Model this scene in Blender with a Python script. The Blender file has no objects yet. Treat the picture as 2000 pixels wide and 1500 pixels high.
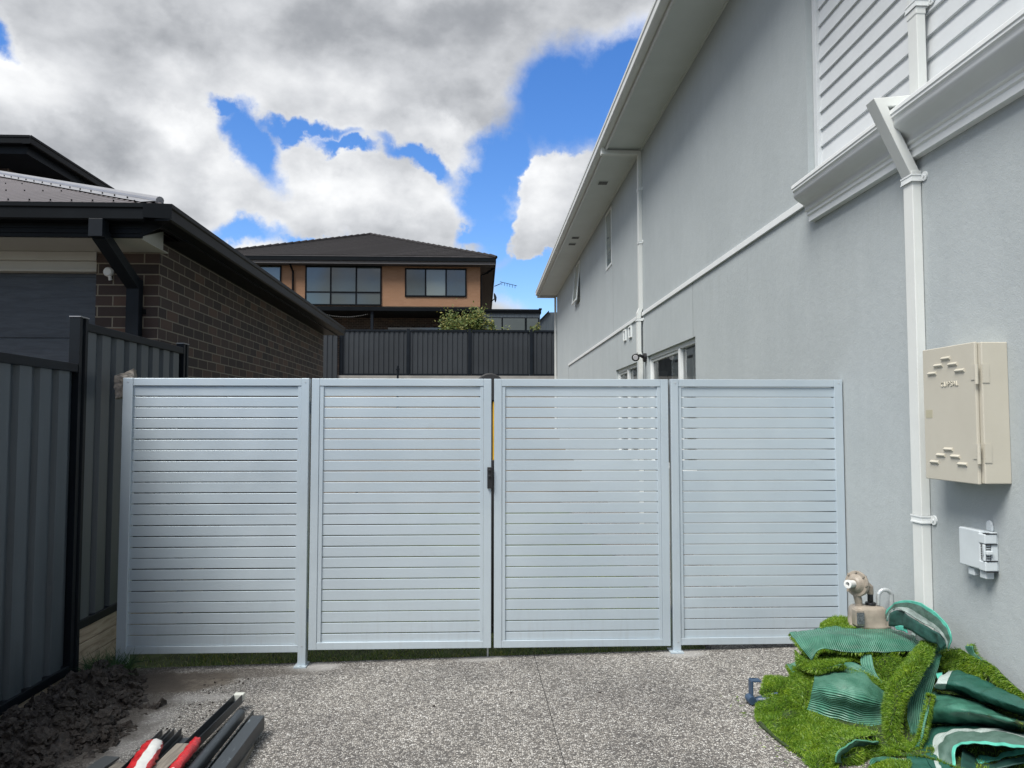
import bpy, bmesh, math, random
import numpy as np
from mathutils import Vector, Matrix, noise
random.seed(7); np.random.seed(7)
R = math.radians
sc = bpy.context.scene
col = sc.collection

# ------------------------------------------------------------------ camera
cd = bpy.data.cameras.new("camera"); cam = bpy.data.objects.new("camera", cd); col.objects.link(cam)
cd.sensor_width = 36; cd.lens = 27.0; cd.clip_end = 5000; cd.clip_start = 0.05
cam.location = (0, 0, 1.55)
cam.rotation_euler = (R(90+3.05), 0, R(-2.3))
sc.camera = cam
sc.view_settings.view_transform = 'Standard'; sc.view_settings.look = 'None'
sc.view_settings.gamma = 1; sc.view_settings.exposure = 1.05
sc.cycles.max_bounces = 8

# ------------------------------------------------------------------ node helper
class NT:
    def __init__(s, tree): s.t = tree; s.n = tree.nodes; s.l = tree.links
    def new(s, typ, **kw):
        n = s.n.new(typ)
        ins = kw.pop('ins', {})
        for k, v in kw.items(): setattr(n, k, v)
        for k, v in ins.items():
            if isinstance(v, bpy.types.NodeSocket): s.l.new(v, n.inputs[k])
            else: n.inputs[k].default_value = v
        return n
    def math(s, op, a, b=0.0, c=None, clamp=False):
        n = s.new('ShaderNodeMath', operation=op, use_clamp=clamp, ins={0: a, 1: b})
        if c is not None:
            if isinstance(c, bpy.types.NodeSocket): s.l.new(c, n.inputs[2])
            else: n.inputs[2].default_value = c
        return n.outputs[0]
    def mix(s, f, a, b, mode='MIX'):
        n = s.new('ShaderNodeMix', data_type='RGBA', blend_type=mode)
        for i, v in ((0, f), (6, a), (7, b)):
            if isinstance(v, bpy.types.NodeSocket): s.l.new(v, n.inputs[i])
            else:
                if i and not hasattr(v, '__len__'): v = (v, v, v, 1)
                elif i and len(v) == 3: v = (*v, 1)
                n.inputs[i].default_value = v
        return n.outputs[2]
    def ramp(s, f, stops, interp='LINEAR'):
        n = s.new('ShaderNodeValToRGB'); s.l.new(f, n.inputs[0]); n.color_ramp.interpolation = interp
        cr = n.color_ramp
        while len(cr.elements) > 1: cr.elements.remove(cr.elements[-1])
        cr.elements[0].position = stops[0][0]; cr.elements[0].color = c4(stops[0][1])
        for p, c in stops[1:]:
            e = cr.elements.new(p); e.color = c4(c)
        return n.outputs[0]
    def noise(s, vec, scale, detail=4, rough=.55, out=0, dist=0.0):
        n = s.new('ShaderNodeTexNoise', ins={'Scale': scale, 'Detail': detail, 'Roughness': rough, 'Distortion': dist})
        if vec is not None: s.l.new(vec, n.inputs['Vector'])
        return n.outputs[out]
    def smooth(s, v, a, b, lo=0.0, hi=1.0):
        n = s.new('ShaderNodeMapRange', interpolation_type='SMOOTHSTEP', ins={0: v, 1: a, 2: b, 3: lo, 4: hi})
        return n.outputs[0]
def c4(c):
    if not hasattr(c, '__len__'): return (c, c, c, 1)
    return (*c, 1) if len(c) == 3 else c

# ------------------------------------------------------------------ sky: nishita blue with broken cumulus
SUN_EL, SUN_AZ = R(56), R(224)       # azimuth clockwise from +Y (behind, to the left)
w = bpy.data.worlds.new("World"); sc.world = w; w.use_nodes = True
N = NT(w.node_tree); N.n.clear()
tc = N.new('ShaderNodeTexCoord')
sep = N.new('ShaderNodeSeparateXYZ'); N.l.new(tc.outputs['Generated'], sep.inputs[0])
az = N.math('ARCTAN2', sep.outputs[0], sep.outputs[1])
el = N.math('ARCSINE', sep.outputs[2])
wob1 = N.noise(tc.outputs['Generated'], 3.2, 3, .5, out=1)
wob2 = N.noise(tc.outputs['Generated'], 11, 8, .60, out=1)
wv = N.new('ShaderNodeVectorMath', operation='SUBTRACT', ins={0: wob1, 1: (.5, .5, .5)})
wv2 = N.new('ShaderNodeVectorMath', operation='SUBTRACT', ins={0: wob2, 1: (.5, .5, .5)})
def vscale(v, k):
    n = N.new('ShaderNodeVectorMath', operation='SCALE', ins={0: v}); n.inputs['Scale'].default_value = k; return n.outputs[0]
comb = N.new('ShaderNodeCombineXYZ', ins={0: az, 1: el, 2: 0.0})
p = N.new('ShaderNodeVectorMath', operation='ADD', ins={0: comb.outputs[0], 1: vscale(wv.outputs[0], .10)})
p = N.new('ShaderNodeVectorMath', operation='ADD', ins={0: p.outputs[0], 1: vscale(wv2.outputs[0], .105)})
flat = N.new('ShaderNodeVectorMath', operation='MULTIPLY', ins={0: p.outputs[0], 1: (1, 1, 0)})
def blob(a, e, ra, re, rot):
    m = N.new('ShaderNodeMapping', vector_type='TEXTURE', ins={'Location': (R(a), R(e), 0), 'Rotation': (0, 0, R(rot)), 'Scale': (R(ra), R(re), 1)})
    N.l.new(flat.outputs[0], m.inputs[0])
    ln = N.new('ShaderNodeVectorMath', operation='LENGTH', ins={0: m.outputs[0]})
    return N.math('SUBTRACT', 1.0, ln.outputs['Value'], clamp=False)
def union(lst):
    o = lst[0]
    for q in lst[1:]: o = N.math('SMOOTH_MAX', o, q, .25)
    return o
HOLES = [  # azimuth, elevation, radii, tilt (degrees)
    (-16.8, 19.2, 2.96, 1.53, -55),
    (-13.3, 20.3, 3.98, 0.67, 0),
    (-18.6, 21.3, 1.70, 0.77, -40),
    (-4.7, 18.7, 3.45, 0.77, -25),
    (9.7, 23.5, 5.37, 2.82, 28),
    (6.2, 22.5, 4.27, 3.72, 30),
    (2.3, 19.0, 4.27, 2.33, 45),
    (-0.0, 16.2, 2.32, 2.17, 0),
    (3.1, 10.3, 3.47, 2.63, 0),
    (0.8, 13.6, 1.93, 2.58, 0),
    (-17.0, 13.2, 2.93, 1.12, 0),
    (-12.8, 13.0, 2.16, 0.43, 0),
    (-32.1, 24.0, 1.61, 0.82, -30),
    (0.7, 17.6, 2.33, 1.07, 0),
    (5.4, 8.7, 3.07, 2.64, 0),
    (-1.0, 13.6, 1.54, 0.74, 0),
    (-10.0, 19.5, 2.23, 0.48, 0),
]
CLOUDS = [
    (5.6, 16.2, 4.05, 2.82, 40),
    (3.5, 13.3, 2.70, 1.55, 10),
]
hole = union([blob(*h) for h in HOLES]); puff = union([blob(*h) for h in CLOUDS])
hole = N.math('SUBTRACT', hole, N.math('MULTIPLY', N.math('MAXIMUM', puff, 0), 3.2))
cover = N.smooth(hole, .46, -.26)
# far from the photo's sector: ordinary broken cloud
gen = N.noise(tc.outputs['Generated'], 2.2, 6, .55)
gencov = N.smooth(gen, .40, .52)
aabs = N.math('ABSOLUTE', az)
front = N.smooth(aabs, .95, .75)
cover = N.math('MAXIMUM', N.math('MULTIPLY', cover, front), N.math('MULTIPLY', gencov, N.math('SUBTRACT', 1, front)))
# cloud shading: relief from offset noise samples
dom = N.new('ShaderNodeVectorMath', operation='MULTIPLY', ins={0: tc.outputs['Generated'], 1: (1, 1, 1.5)}).outputs[0]
n1 = N.noise(dom, 6.0, 7, .50)
off = N.new('ShaderNodeVectorMath', operation='ADD', ins={0: dom, 1: (.022, .0, -.035)}).outputs[0]
n2 = N.noise(off, 6.0, 7, .50)
relief = N.math('SUBTRACT', n2, n1)
big = N.noise(dom, 2.6, 3, .5)
rim = N.smooth(hole, -.75, .05)
GREY = [
    (0.3, 26.8, 12.91, 4.79, 0),
    (-26.2, 17.5, 4.81, 2.20, 0),
    (-9.3, 27.9, 11.30, 2.77, 0),
    (-22.3, 25.6, 3.89, 2.37, 0),
    (2.3, 22.2, 4.68, 2.04, 0),
]
BRIGHT = [
    (-30.4, 21.3, 5.27, 3.19, -20),
    (-10.7, 16.9, 6.26, 2.46, 0),
    (-5.4, 16.0, 4.95, 2.15, 0),
    (5.4, 16.2, 4.63, 2.89, 0),
    (-18.5, 16.5, 2.38, 3.04, 0),
    (-22.2, 20.7, 3.88, 1.58, -20),
    (-2.7, 20.7, 5.02, 1.73, 0),
    (10.1, 25.9, 4.61, 1.28, 20),
]
dark = N.smooth(union([blob(*g) for g in GREY]), -.15, .75)
lite = N.smooth(union([blob(*g) for g in BRIGHT]), -.1, .8)
v = N.math('MULTIPLY_ADD', rim, .07, .66)
v = N.math('MULTIPLY_ADD', lite, .19, v)
v = N.math('MULTIPLY_ADD', dark, -.155, v)
v = N.math('MULTIPLY_ADD', relief, 1.25, v)
v = N.math('MULTIPLY_ADD', N.math('SUBTRACT', n1, .5), .28, v)
v = N.math('MULTIPLY_ADD', N.math('SUBTRACT', big, .5), .12, v)
fine = N.noise(dom, 17, 8, .6)
v = N.math('MULTIPLY_ADD', N.math('SUBTRACT', fine, .5), .30, v)
cc = N.ramp(v, [(.1, (.20, .215, .24)), (.42, (.33, .345, .37)), (.68, (.56, .575, .60)), (1.0, (.86, .87, .88))])
sky = N.new('ShaderNodeTexSky', sky_type='NISHITA', sun_disc=False, sun_elevation=SUN_EL, sun_rotation=SUN_AZ, altitude=100, air_density=1.0, dust_density=.4, ozone_density=2.2)
hs = N.new('ShaderNodeHueSaturation', ins={'Hue': .511, 'Saturation': 1.32, 'Value': 1.0, 'Color': sky.outputs[0]})
b1 = N.new('ShaderNodeBackground', ins={'Color': hs.outputs[0], 'Strength': .098})
b2 = N.new('ShaderNodeBackground', ins={'Color': cc, 'Strength': .585})
mx = N.new('ShaderNodeMixShader', ins={0: cover, 1: b1.outputs[0], 2: b2.outputs[0]})
wo = N.new('ShaderNodeOutputWorld', ins={0: mx.outputs[0]})

# ------------------------------------------------------------------ the sun, filtered by thin cloud
sl = bpy.data.lights.new("sun", 'SUN'); sl.energy = 2.9; sl.angle = R(30); sl.color = (1, .96, .9)
so = bpy.data.objects.new("sun", sl); col.objects.link(so)
sd = Vector((math.sin(SUN_AZ)*math.cos(SUN_EL), math.cos(SUN_AZ)*math.cos(SUN_EL), math.sin(SUN_EL)))
so.rotation_euler = sd.to_track_quat('Z', 'Y').to_euler(); so.location = (-20, -20, 30)

# ------------------------------------------------------------------ mesh builder (uv in metres)
class MB:
    def __init__(s): s.v = []; s.f = []; s.m = []; s.uv = []; s.mi = 0; s.sm = []
    def face(s, pts, uvs=None, smooth=False):
        i = len(s.v); pts = [Vector(q) for q in pts]; s.v += pts; s.f.append(tuple(range(i, i+len(pts)))); s.m.append(s.mi); s.sm.append(smooth)
        if uvs is None:
            n = (pts[1]-pts[0]).cross(pts[2]-pts[0])
            a = max(range(3), key=lambda k: abs(n[k]))
            uvs = [((q.y, q.z) if a == 0 else (q.x, q.z) if a == 1 else (q.x, q.y)) for q in pts]
        s.uv.append(uvs)
    def box(s, a, b, M=None):
        x0, y0, z0 = a; x1, y1, z1 = b
        if x0 > x1: x0, x1 = x1, x0
        if y0 > y1: y0, y1 = y1, y0
        if z0 > z1: z0, z1 = z1, z0
        P = [Vector(q) for q in ((x0,y0,z0),(x1,y0,z0),(x1,y1,z0),(x0,y1,z0),(x0,y0,z1),(x1,y0,z1),(x1,y1,z1),(x0,y1,z1))]
        if M is not None: P = [M @ q for q in P]
        for f in ((0,3,2,1),(4,5,6,7),(0,1,5,4),(1,2,6,5),(2,3,7,6),(3,0,4,7)): s.face([P[k] for k in f])
        return s
    def extrude(s, prof, p0, p1, caps=True, smooth=False, closed=True):
        """prof: points already in 3D at p0; swept by p1-p0"""
        d = Vector(p1)-Vector(p0); n = len(prof); A = [Vector(q) for q in prof]; B = [q+d for q in A]
        L = d.length; acc = 0
        for i in range(n if closed else n-1):
            j = (i+1) % n; e = (A[j]-A[i]).length
            s.face([A[i], B[i], B[j], A[j]], [(0, acc), (L, acc), (L, acc+e), (0, acc+e)], smooth); acc += e
        if caps and closed: s.face(A[:]); s.face(B[::-1])
        return s
    def cyl(s, p0, p1, r0, r1=None, n=16, caps=True):
        r1 = r0 if r1 is None else r1
        p0, p1 = Vector(p0), Vector(p1); d = (p1-p0); q = d.normalized().to_track_quat('Z', 'Y')
        A = [p0+q@Vector((r0*math.cos(t), r0*math.sin(t), 0)) for t in [2*math.pi*k/n for k in range(n)]]
        B = [p1+q@Vector((r1*math.cos(t), r1*math.sin(t), 0)) for t in [2*math.pi*k/n for k in range(n)]]
        for i in range(n):
            j = (i+1) % n; s.face([A[i], A[j], B[j], B[i]], smooth=True)
        if caps: s.face(A[::-1]); s.face(B)
        return s
    def tube(s, pts, r, n=12, caps=True):
        pts = [Vector(q) for q in pts]; rings = []
        up = None
        for i, q in enumerate(pts):
            t = (pts[min(i+1, len(pts)-1)]-pts[max(i-1, 0)]).normalized()
            if up is None: up = t.orthogonal().normalized()
            up = (up - t*up.dot(t)).normalized(); sd_ = t.cross(up)
            rr = r[i] if hasattr(r, '__len__') else r
            rings.append([q+up*rr*math.cos(a)+sd_*rr*math.sin(a) for a in [2*math.pi*k/n for k in range(n)]])
        for a, b in zip(rings, rings[1:]):
            for i in range(n):
                j = (i+1) % n; s.face([a[i], a[j], b[j], b[i]], smooth=True)
        if caps: s.face(rings[0][::-1]); s.face(rings[-1])
        return s
    def lathe(s, prof, o, ax, n=24):
        """prof: (r, h) along axis ax from origin o"""
        o = Vector(o); q = Vector(ax).normalized().to_track_quat('Z', 'Y')
        rings = [[o+q@Vector((r*math.cos(t), r*math.sin(t), h)) for t in [2*math.pi*k/n for k in range(n)]] for r, h in prof]
        for a, b in zip(rings, rings[1:]):
            for i in range(n):
                j = (i+1) % n; s.face([a[i], a[j], b[j], b[i]], smooth=True)
        s.face(rings[0][::-1]); s.face(rings[-1])
        return s
    def build(s, name, mats, parent=None, bevel=0, weld=False, seg=2):
        me = bpy.data.meshes.new(name); me.from_pydata([tuple(q) for q in s.v], [], s.f)
        if not isinstance(mats, (list, tuple)): mats = [mats]
        for m in mats: me.materials.append(m)
        me.polygons.foreach_set('material_index', s.m); me.polygons.foreach_set('use_smooth', s.sm)
        uvl = me.uv_layers.new(name='UVMap')
        uvl.data.foreach_set('uv', [c for f in s.uv for q in f for c in q])
        if weld or bevel:
            bm = bmesh.new(); bm.from_mesh(me); bmesh.ops.remove_doubles(bm, verts=bm.verts, dist=1e-5); bm.to_mesh(me); bm.free()
        me.update()
        o = bpy.data.objects.new(name, me); col.objects.link(o)
        if parent: o.parent = parent; o.location = -parent.location if not parent.parent else Vector((0,0,0))
        if bevel:
            b = o.modifiers.new('bevel', 'BEVEL'); b.width = bevel; b.segments = seg; b.limit_method = 'ANGLE'; b.angle_limit = R(40); b.harden_normals = False
        return o
def tag(o, label=None, cat=None, group=None, kind=None):
    if label: o['label'] = label
    if cat: o['category'] = cat
    if group: o['group'] = group
    if kind: o['kind'] = kind
    return o
def thing(name, loc, label, cat, group=None):
    o = bpy.data.objects.new(name, None); col.objects.link(o); o.location = loc; o.empty_display_size = .2
    return tag(o, label, cat, group)
def sub(parent, mb, name, mats, **k):          # a sub-part: part meshes sit at the thing's origin
    o = mb.build(name, mats, None, **k); o.parent = parent; return o

# ------------------------------------------------------------------ materials
def mat(name, base=None, rough=.6, metal=0, spec=.5, bump=None, var=None, fn=None, coat=0):
    m = bpy.data.materials.new(name); m.use_nodes = True; T = NT(m.node_tree)
    b = T.n['Principled BSDF']; b.inputs['Roughness'].default_value = rough; b.inputs['Metallic'].default_value = metal
    b.inputs['Specular IOR Level'].default_value = spec
    if coat: b.inputs['Coat Weight'].default_value = coat
    co = T.new('ShaderNodeTexCoord').outputs['Object']
    if base is not None: b.inputs['Base Color'].default_value = c4(base)
    if var:   # (scale, amount[, scale2])
        f = T.noise(co, var[0], 6, .6)
        f = T.smooth(f, .3, .7)
        a = [max(0, q*(1-var[1])) for q in base]; c = [min(1, q*(1+var[1])) for q in base]
        T.l.new(T.mix(f, a, c), b.inputs['Base Color'])
    if bump:  # (scale, strength, distance)
        h = T.noise(co, bump[0], 5, .6)
        bn = T.new('ShaderNodeBump', ins={'Height': h, 'Strength': bump[1], 'Distance': bump[2]})
        T.l.new(bn.outputs[0], b.inputs['Normal'])
    if fn: fn(T, b, co)
    return m

def f_render(T, b, co):
    s1 = T.noise(co, 1.1, 5, .6); s2 = T.noise(co, 9, 5, .7)
    m = T.new('ShaderNodeMapping', ins={'Scale': (3, 3, .35)}); T.l.new(co, m.inputs[0])
    st = T.noise(m.outputs[0], 1.6, 5, .65)
    f = T.math('MULTIPLY_ADD', s2, .35, T.math('MULTIPLY_ADD', s1, .5, T.math('MULTIPLY', st, .3)))
    T.l.new(T.ramp(f, [(.42, (.340, .376, .386)), (.72, (.386, .424, .434))]), b.inputs['Base Color'])
    zz = T.new('ShaderNodeSeparateXYZ'); T.l.new(T.new('ShaderNodeNewGeometry').outputs['Position'], zz.inputs[0])
    m3 = T.new('ShaderNodeMapping', ins={'Scale': (14, 14, 1.2)}); T.l.new(co, m3.inputs[0])
    drip = T.math('MULTIPLY', T.math('MULTIPLY', T.smooth(zz.outputs[2], 2.2, 3.0), T.smooth(zz.outputs[2], 3.06, 3.0)), T.smooth(T.noise(m3.outputs[0], 1, 6, .7), .52, .75))
    splash = T.math('MULTIPLY', T.smooth(zz.outputs[2], .55, .1), T.smooth(T.noise(co, 11, 7, .75), .45, .7))
    lk = b.inputs['Base Color'].links[0].from_socket
    k = T.mix(T.math('MULTIPLY', drip, .22), lk, (.20, .21, .20)); k = T.mix(T.math('MULTIPLY', splash, .4), k, (.22, .19, .15)); T.l.new(k, b.inputs['Base Color'])
    g = T.noise(co, 170, 3, .7); g2 = T.noise(co, 22, 4, .6)
    h = T.math('MULTIPLY_ADD', g2, 1.4, g)
    bn = T.new('ShaderNodeBump', ins={'Height': h, 'Strength': .42, 'Distance': .004}); T.l.new(bn.outputs[0], b.inputs['Normal'])
M_render = mat('rendered wall', rough=.88, spec=.25, fn=f_render)
M_rearfence = mat('charcoal fence steel', (.030, .035, .040), rough=.5, spec=.25, var=(.6, .12))
M_white = mat('white painted trim', (.68, .71, .71), rough=.42, var=(3, .03), bump=(40, .05, .002))
M_soffit = mat('painted eave lining', (.56, .60, .60), rough=.6, var=(2, .03))
M_gutter = mat('grey white gutter steel', (.54, .56, .55), rough=.38, var=(4, .03))
M_pipe = mat('painted downpipe', (.60, .625, .61), rough=.42, var=(5, .025), bump=(12, .06, .003))
M_board = mat('painted weatherboard', (.56, .59, .605), rough=.5, var=(6, .025), bump=(30, .06, .002))
def f_gate(T, b, co):
    f = T.noise(co, 1.3, 3, .5); f2 = T.noise(co, 500, 2, .5)
    c = T.mix(T.smooth(f, .35, .65), (.415, .490, .545), (.465, .538, .588))
    T.l.new(T.mix(T.math('MULTIPLY', f2, .12), c, (.5, .56, .6)), b.inputs['Base Color'])
    T.l.new(T.smooth(T.noise(co, 5, 5, .6), .3, .75, .30, .46), b.inputs['Roughness'])
    sz = T.new('ShaderNodeSeparateXYZ'); T.l.new(T.new('ShaderNodeNewGeometry').outputs['Position'], sz.inputs[0])
    lk = b.inputs['Base Color'].links[0].from_socket; mm = T.new('ShaderNodeMapping', ins={'Scale': (30, 30, 3)}); T.l.new(co, mm.inputs[0])
    sp_ = T.math('MULTIPLY', T.smooth(sz.outputs[2], .55, .12), T.smooth(T.noise(mm.outputs[0], 1, 6, .7), .45, .8))
    sm = T.smooth(T.noise(co, 2.2, 7, .7), .60, .78)
    c2 = T.mix(T.math('MULTIPLY', sp_, .16), lk, (.20, .17, .13)); T.l.new(T.mix(T.math('MULTIPLY', sm, .14), c2, (.24, .24, .23)), b.inputs['Base Color'])
    h = T.noise(co, 260, 2, .5)
    bn = T.new('ShaderNodeBump', ins={'Height': h, 'Strength': .05, 'Distance': .001}); T.l.new(bn.outputs[0], b.inputs['Normal'])
M_gate = mat('silver powdercoat', rough=.36, metal=.25, fn=f_gate)
M_black = mat('black plastic', (.012, .013, .015), rough=.4)
def f_steel(T, b, co):
    m = T.new('ShaderNodeMapping', ins={'Scale': (6, 6, .5)}); T.l.new(co, m.inputs[0])
    f = T.noise(m.outputs[0], 2.4, 6, .65)
    c = T.mix(T.smooth(f, .35, .7), (.042, .056, .068), (.066, .083, .096))
    d = T.smooth(T.noise(co, 7, 8, .75), .60, .80)
    T.l.new(T.mix(T.math('MULTIPLY', d, .35), c, (.12, .115, .10)), b.inputs['Base Color'])
    T.l.new(T.smooth(f, .3, .7, .38, .55), b.inputs['Roughness'])
M_fence = mat('dark grey fence steel', rough=.42, fn=f_steel)
M_frame = mat('dark fence rail steel', (.006, .009, .013), rough=.5, spec=.15, var=(3, .2))
M_dgut = mat('dark painted gutter', (.004, .0055, .007), rough=.45, spec=.10, var=(3, .2))
def f_brick(T, b, co):
    uv = T.new('ShaderNodeTexCoord').outputs['UV']
    n = T.new('ShaderNodeTexBrick', offset=.5, ins={'Vector': uv, 'Color1': c4(0.0), 'Color2': c4(1.0), 'Mortar': c4(.5), 'Scale': 1.0, 'Mortar Size': .0055, 'Mortar Smooth': .12, 'Bias': 0.0, 'Brick Width': .24, 'Row Height': .086})
    c = T.ramp(n.outputs[0], [(0, (.026, .018, .017)), (.45, (.040, .026, .023)), (.8, (.060, .038, .031)), (1, (.105, .060, .042))])
    g = T.noise(uv, 40, 5, .7)
    c = T.mix(T.math('MULTIPLY', g, .5), c, (.055, .047, .044))
    mo = T.mix(T.noise(uv, 30, 4, .6), (.14, .124, .098), (.23, .207, .162))
    c = T.mix(n.outputs[1], c, mo)
    T.l.new(c, b.inputs['Base Color'])
    h = T.math('MULTIPLY_ADD', g, .35, T.math('MULTIPLY', n.outputs[1], -1.0))
    bn = T.new('ShaderNodeBump', ins={'Height': h, 'Strength': .8, 'Distance': .006}); T.l.new(bn.outputs[0], b.inputs['Normal'])
M_brick = mat('dark brown brick', rough=.8, spec=.3, fn=f_brick)
def f_tan(T, b, co):
    uv = T.new('ShaderNodeTexCoord').outputs['UV']
    n = T.new('ShaderNodeTexBrick', offset=.5, ins={'Vector': uv, 'Color1': c4(0.0), 'Color2': c4(1.0), 'Mortar': c4(.5), 'Scale': 1.0, 'Mortar Size': .006, 'Mortar Smooth': .2, 'Brick Width': .24, 'Row Height': .086})
    c = T.mix(n.outputs[0], (.27, .150, .083), (.30, .170, .098))
    c = T.mix(T.math('MULTIPLY', n.outputs[1], .4), c, (.30, .20, .14))
    g = T.noise(uv, 1.3, 5, .6)
    T.l.new(T.mix(T.math('MULTIPLY', g, .3), c, (.20, .11, .07)), b.inputs['Base Color'])
M_tan = mat('tan brick', rough=.8, spec=.3, fn=f_tan)
M_glassfar = mat('reflecting window glass', (.045, .06, .06), rough=.02, spec=1.0)
M_glass = mat('window glass', (.22, .27, .27), rough=.03, spec=.9)
M_cream = mat('cream painted eave', (.40, .40, .375), rough=.6, var=(2, .05))
def f_door(T, b, co):
    m = T.new('ShaderNodeMapping', ins={'Scale': (1, 1, 9)}); T.l.new(co, m.inputs[0])
    f = T.noise(m.outputs[0], 4, 7, .7, dist=.6)
    T.l.new(T.mix(T.smooth(f, .3, .7), (.018, .025, .038), (.040, .052, .068)), b.inputs['Base Color'])
    bn = T.new('ShaderNodeBump', ins={'Height': f, 'Strength': .5, 'Distance': .004}); T.l.new(bn.outputs[0], b.inputs['Normal'])
M_door = mat('dark woodgrain garage door', rough=.5, fn=f_door)
M_metalroof = mat('corrugated roof steel', (.12, .108, .112), rough=.42, metal=.2, var=(2, .1))
M_ridge = mat('ridge cap steel', (.24, .245, .26), rough=.33, metal=.2, var=(3, .08))
def f_tile(T, b, co):
    uv = T.new('ShaderNodeTexCoord').outputs['UV']
    n = T.new('ShaderNodeTexBrick', offset=.5, ins={'Vector': uv, 'Color1': c4(0.0), 'Color2': c4(1.0), 'Mortar': c4(.5), 'Scale': 1.0, 'Mortar Size': .012, 'Mortar Smooth': .4, 'Brick Width': .30, 'Row Height': .32})
    c = T.mix(n.outputs[0], (.014, .013, .014), (.026, .024, .0255))
    c = T.mix(T.math('MULTIPLY', n.outputs[1], .55), c, (.010, .010, .012))
    T.l.new(T.mix(T.math('MULTIPLY', T.noise(uv, 1.5, 4, .6), .4), c, (.03, .028, .028)), b.inputs['Base Color'])
M_tile = mat('dark roof tile', rough=.75, spec=.2, fn=f_tile)
def f_wood(T, b, co):
    m = T.new('ShaderNodeMapping', ins={'Scale': (9, 1, 9)}); T.l.new(co, m.inputs[0])
    f = T.noise(m.outputs[0], 5, 7, .65, dist=.8)
    c = T.ramp(f, [(.3, (.22, .18, .13)), (.5, (.36, .31, .235)), (.75, (.44, .39, .30))])
    g = T.smooth(T.noise(co, 3.5, 6, .7), .52, .72)
    T.l.new(T.mix(T.math('MULTIPLY', g, .45), c, (.12, .105, .08)), b.inputs['Base Color'])
    bn = T.new('ShaderNodeBump', ins={'Height': f, 'Strength': .4, 'Distance': .004}); T.l.new(bn.outputs[0], b.inputs['Normal'])
M_sleeper = mat('pale treated pine', rough=.8, spec=.2, fn=f_wood)
def f_grey(T, b, co):
    m = T.new('ShaderNodeMapping', ins={'Scale': (14, 1, 14)}); T.l.new(co, m.inputs[0])
    f = T.noise(m.outputs[0], 5, 7, .7, dist=.6)
    T.l.new(T.ramp(f, [(.3, (.10, .09, .08)), (.52, (.20, .185, .16)), (.75, (.29, .265, .23))]), b.inputs['Base Color'])
    bn = T.new('ShaderNodeBump', ins={'Height': f, 'Strength': .5, 'Distance': .003}); T.l.new(bn.outputs[0], b.inputs['Normal'])
M_oldwood = mat('weathered grey timber', rough=.85, spec=.2, fn=f_grey)

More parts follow.
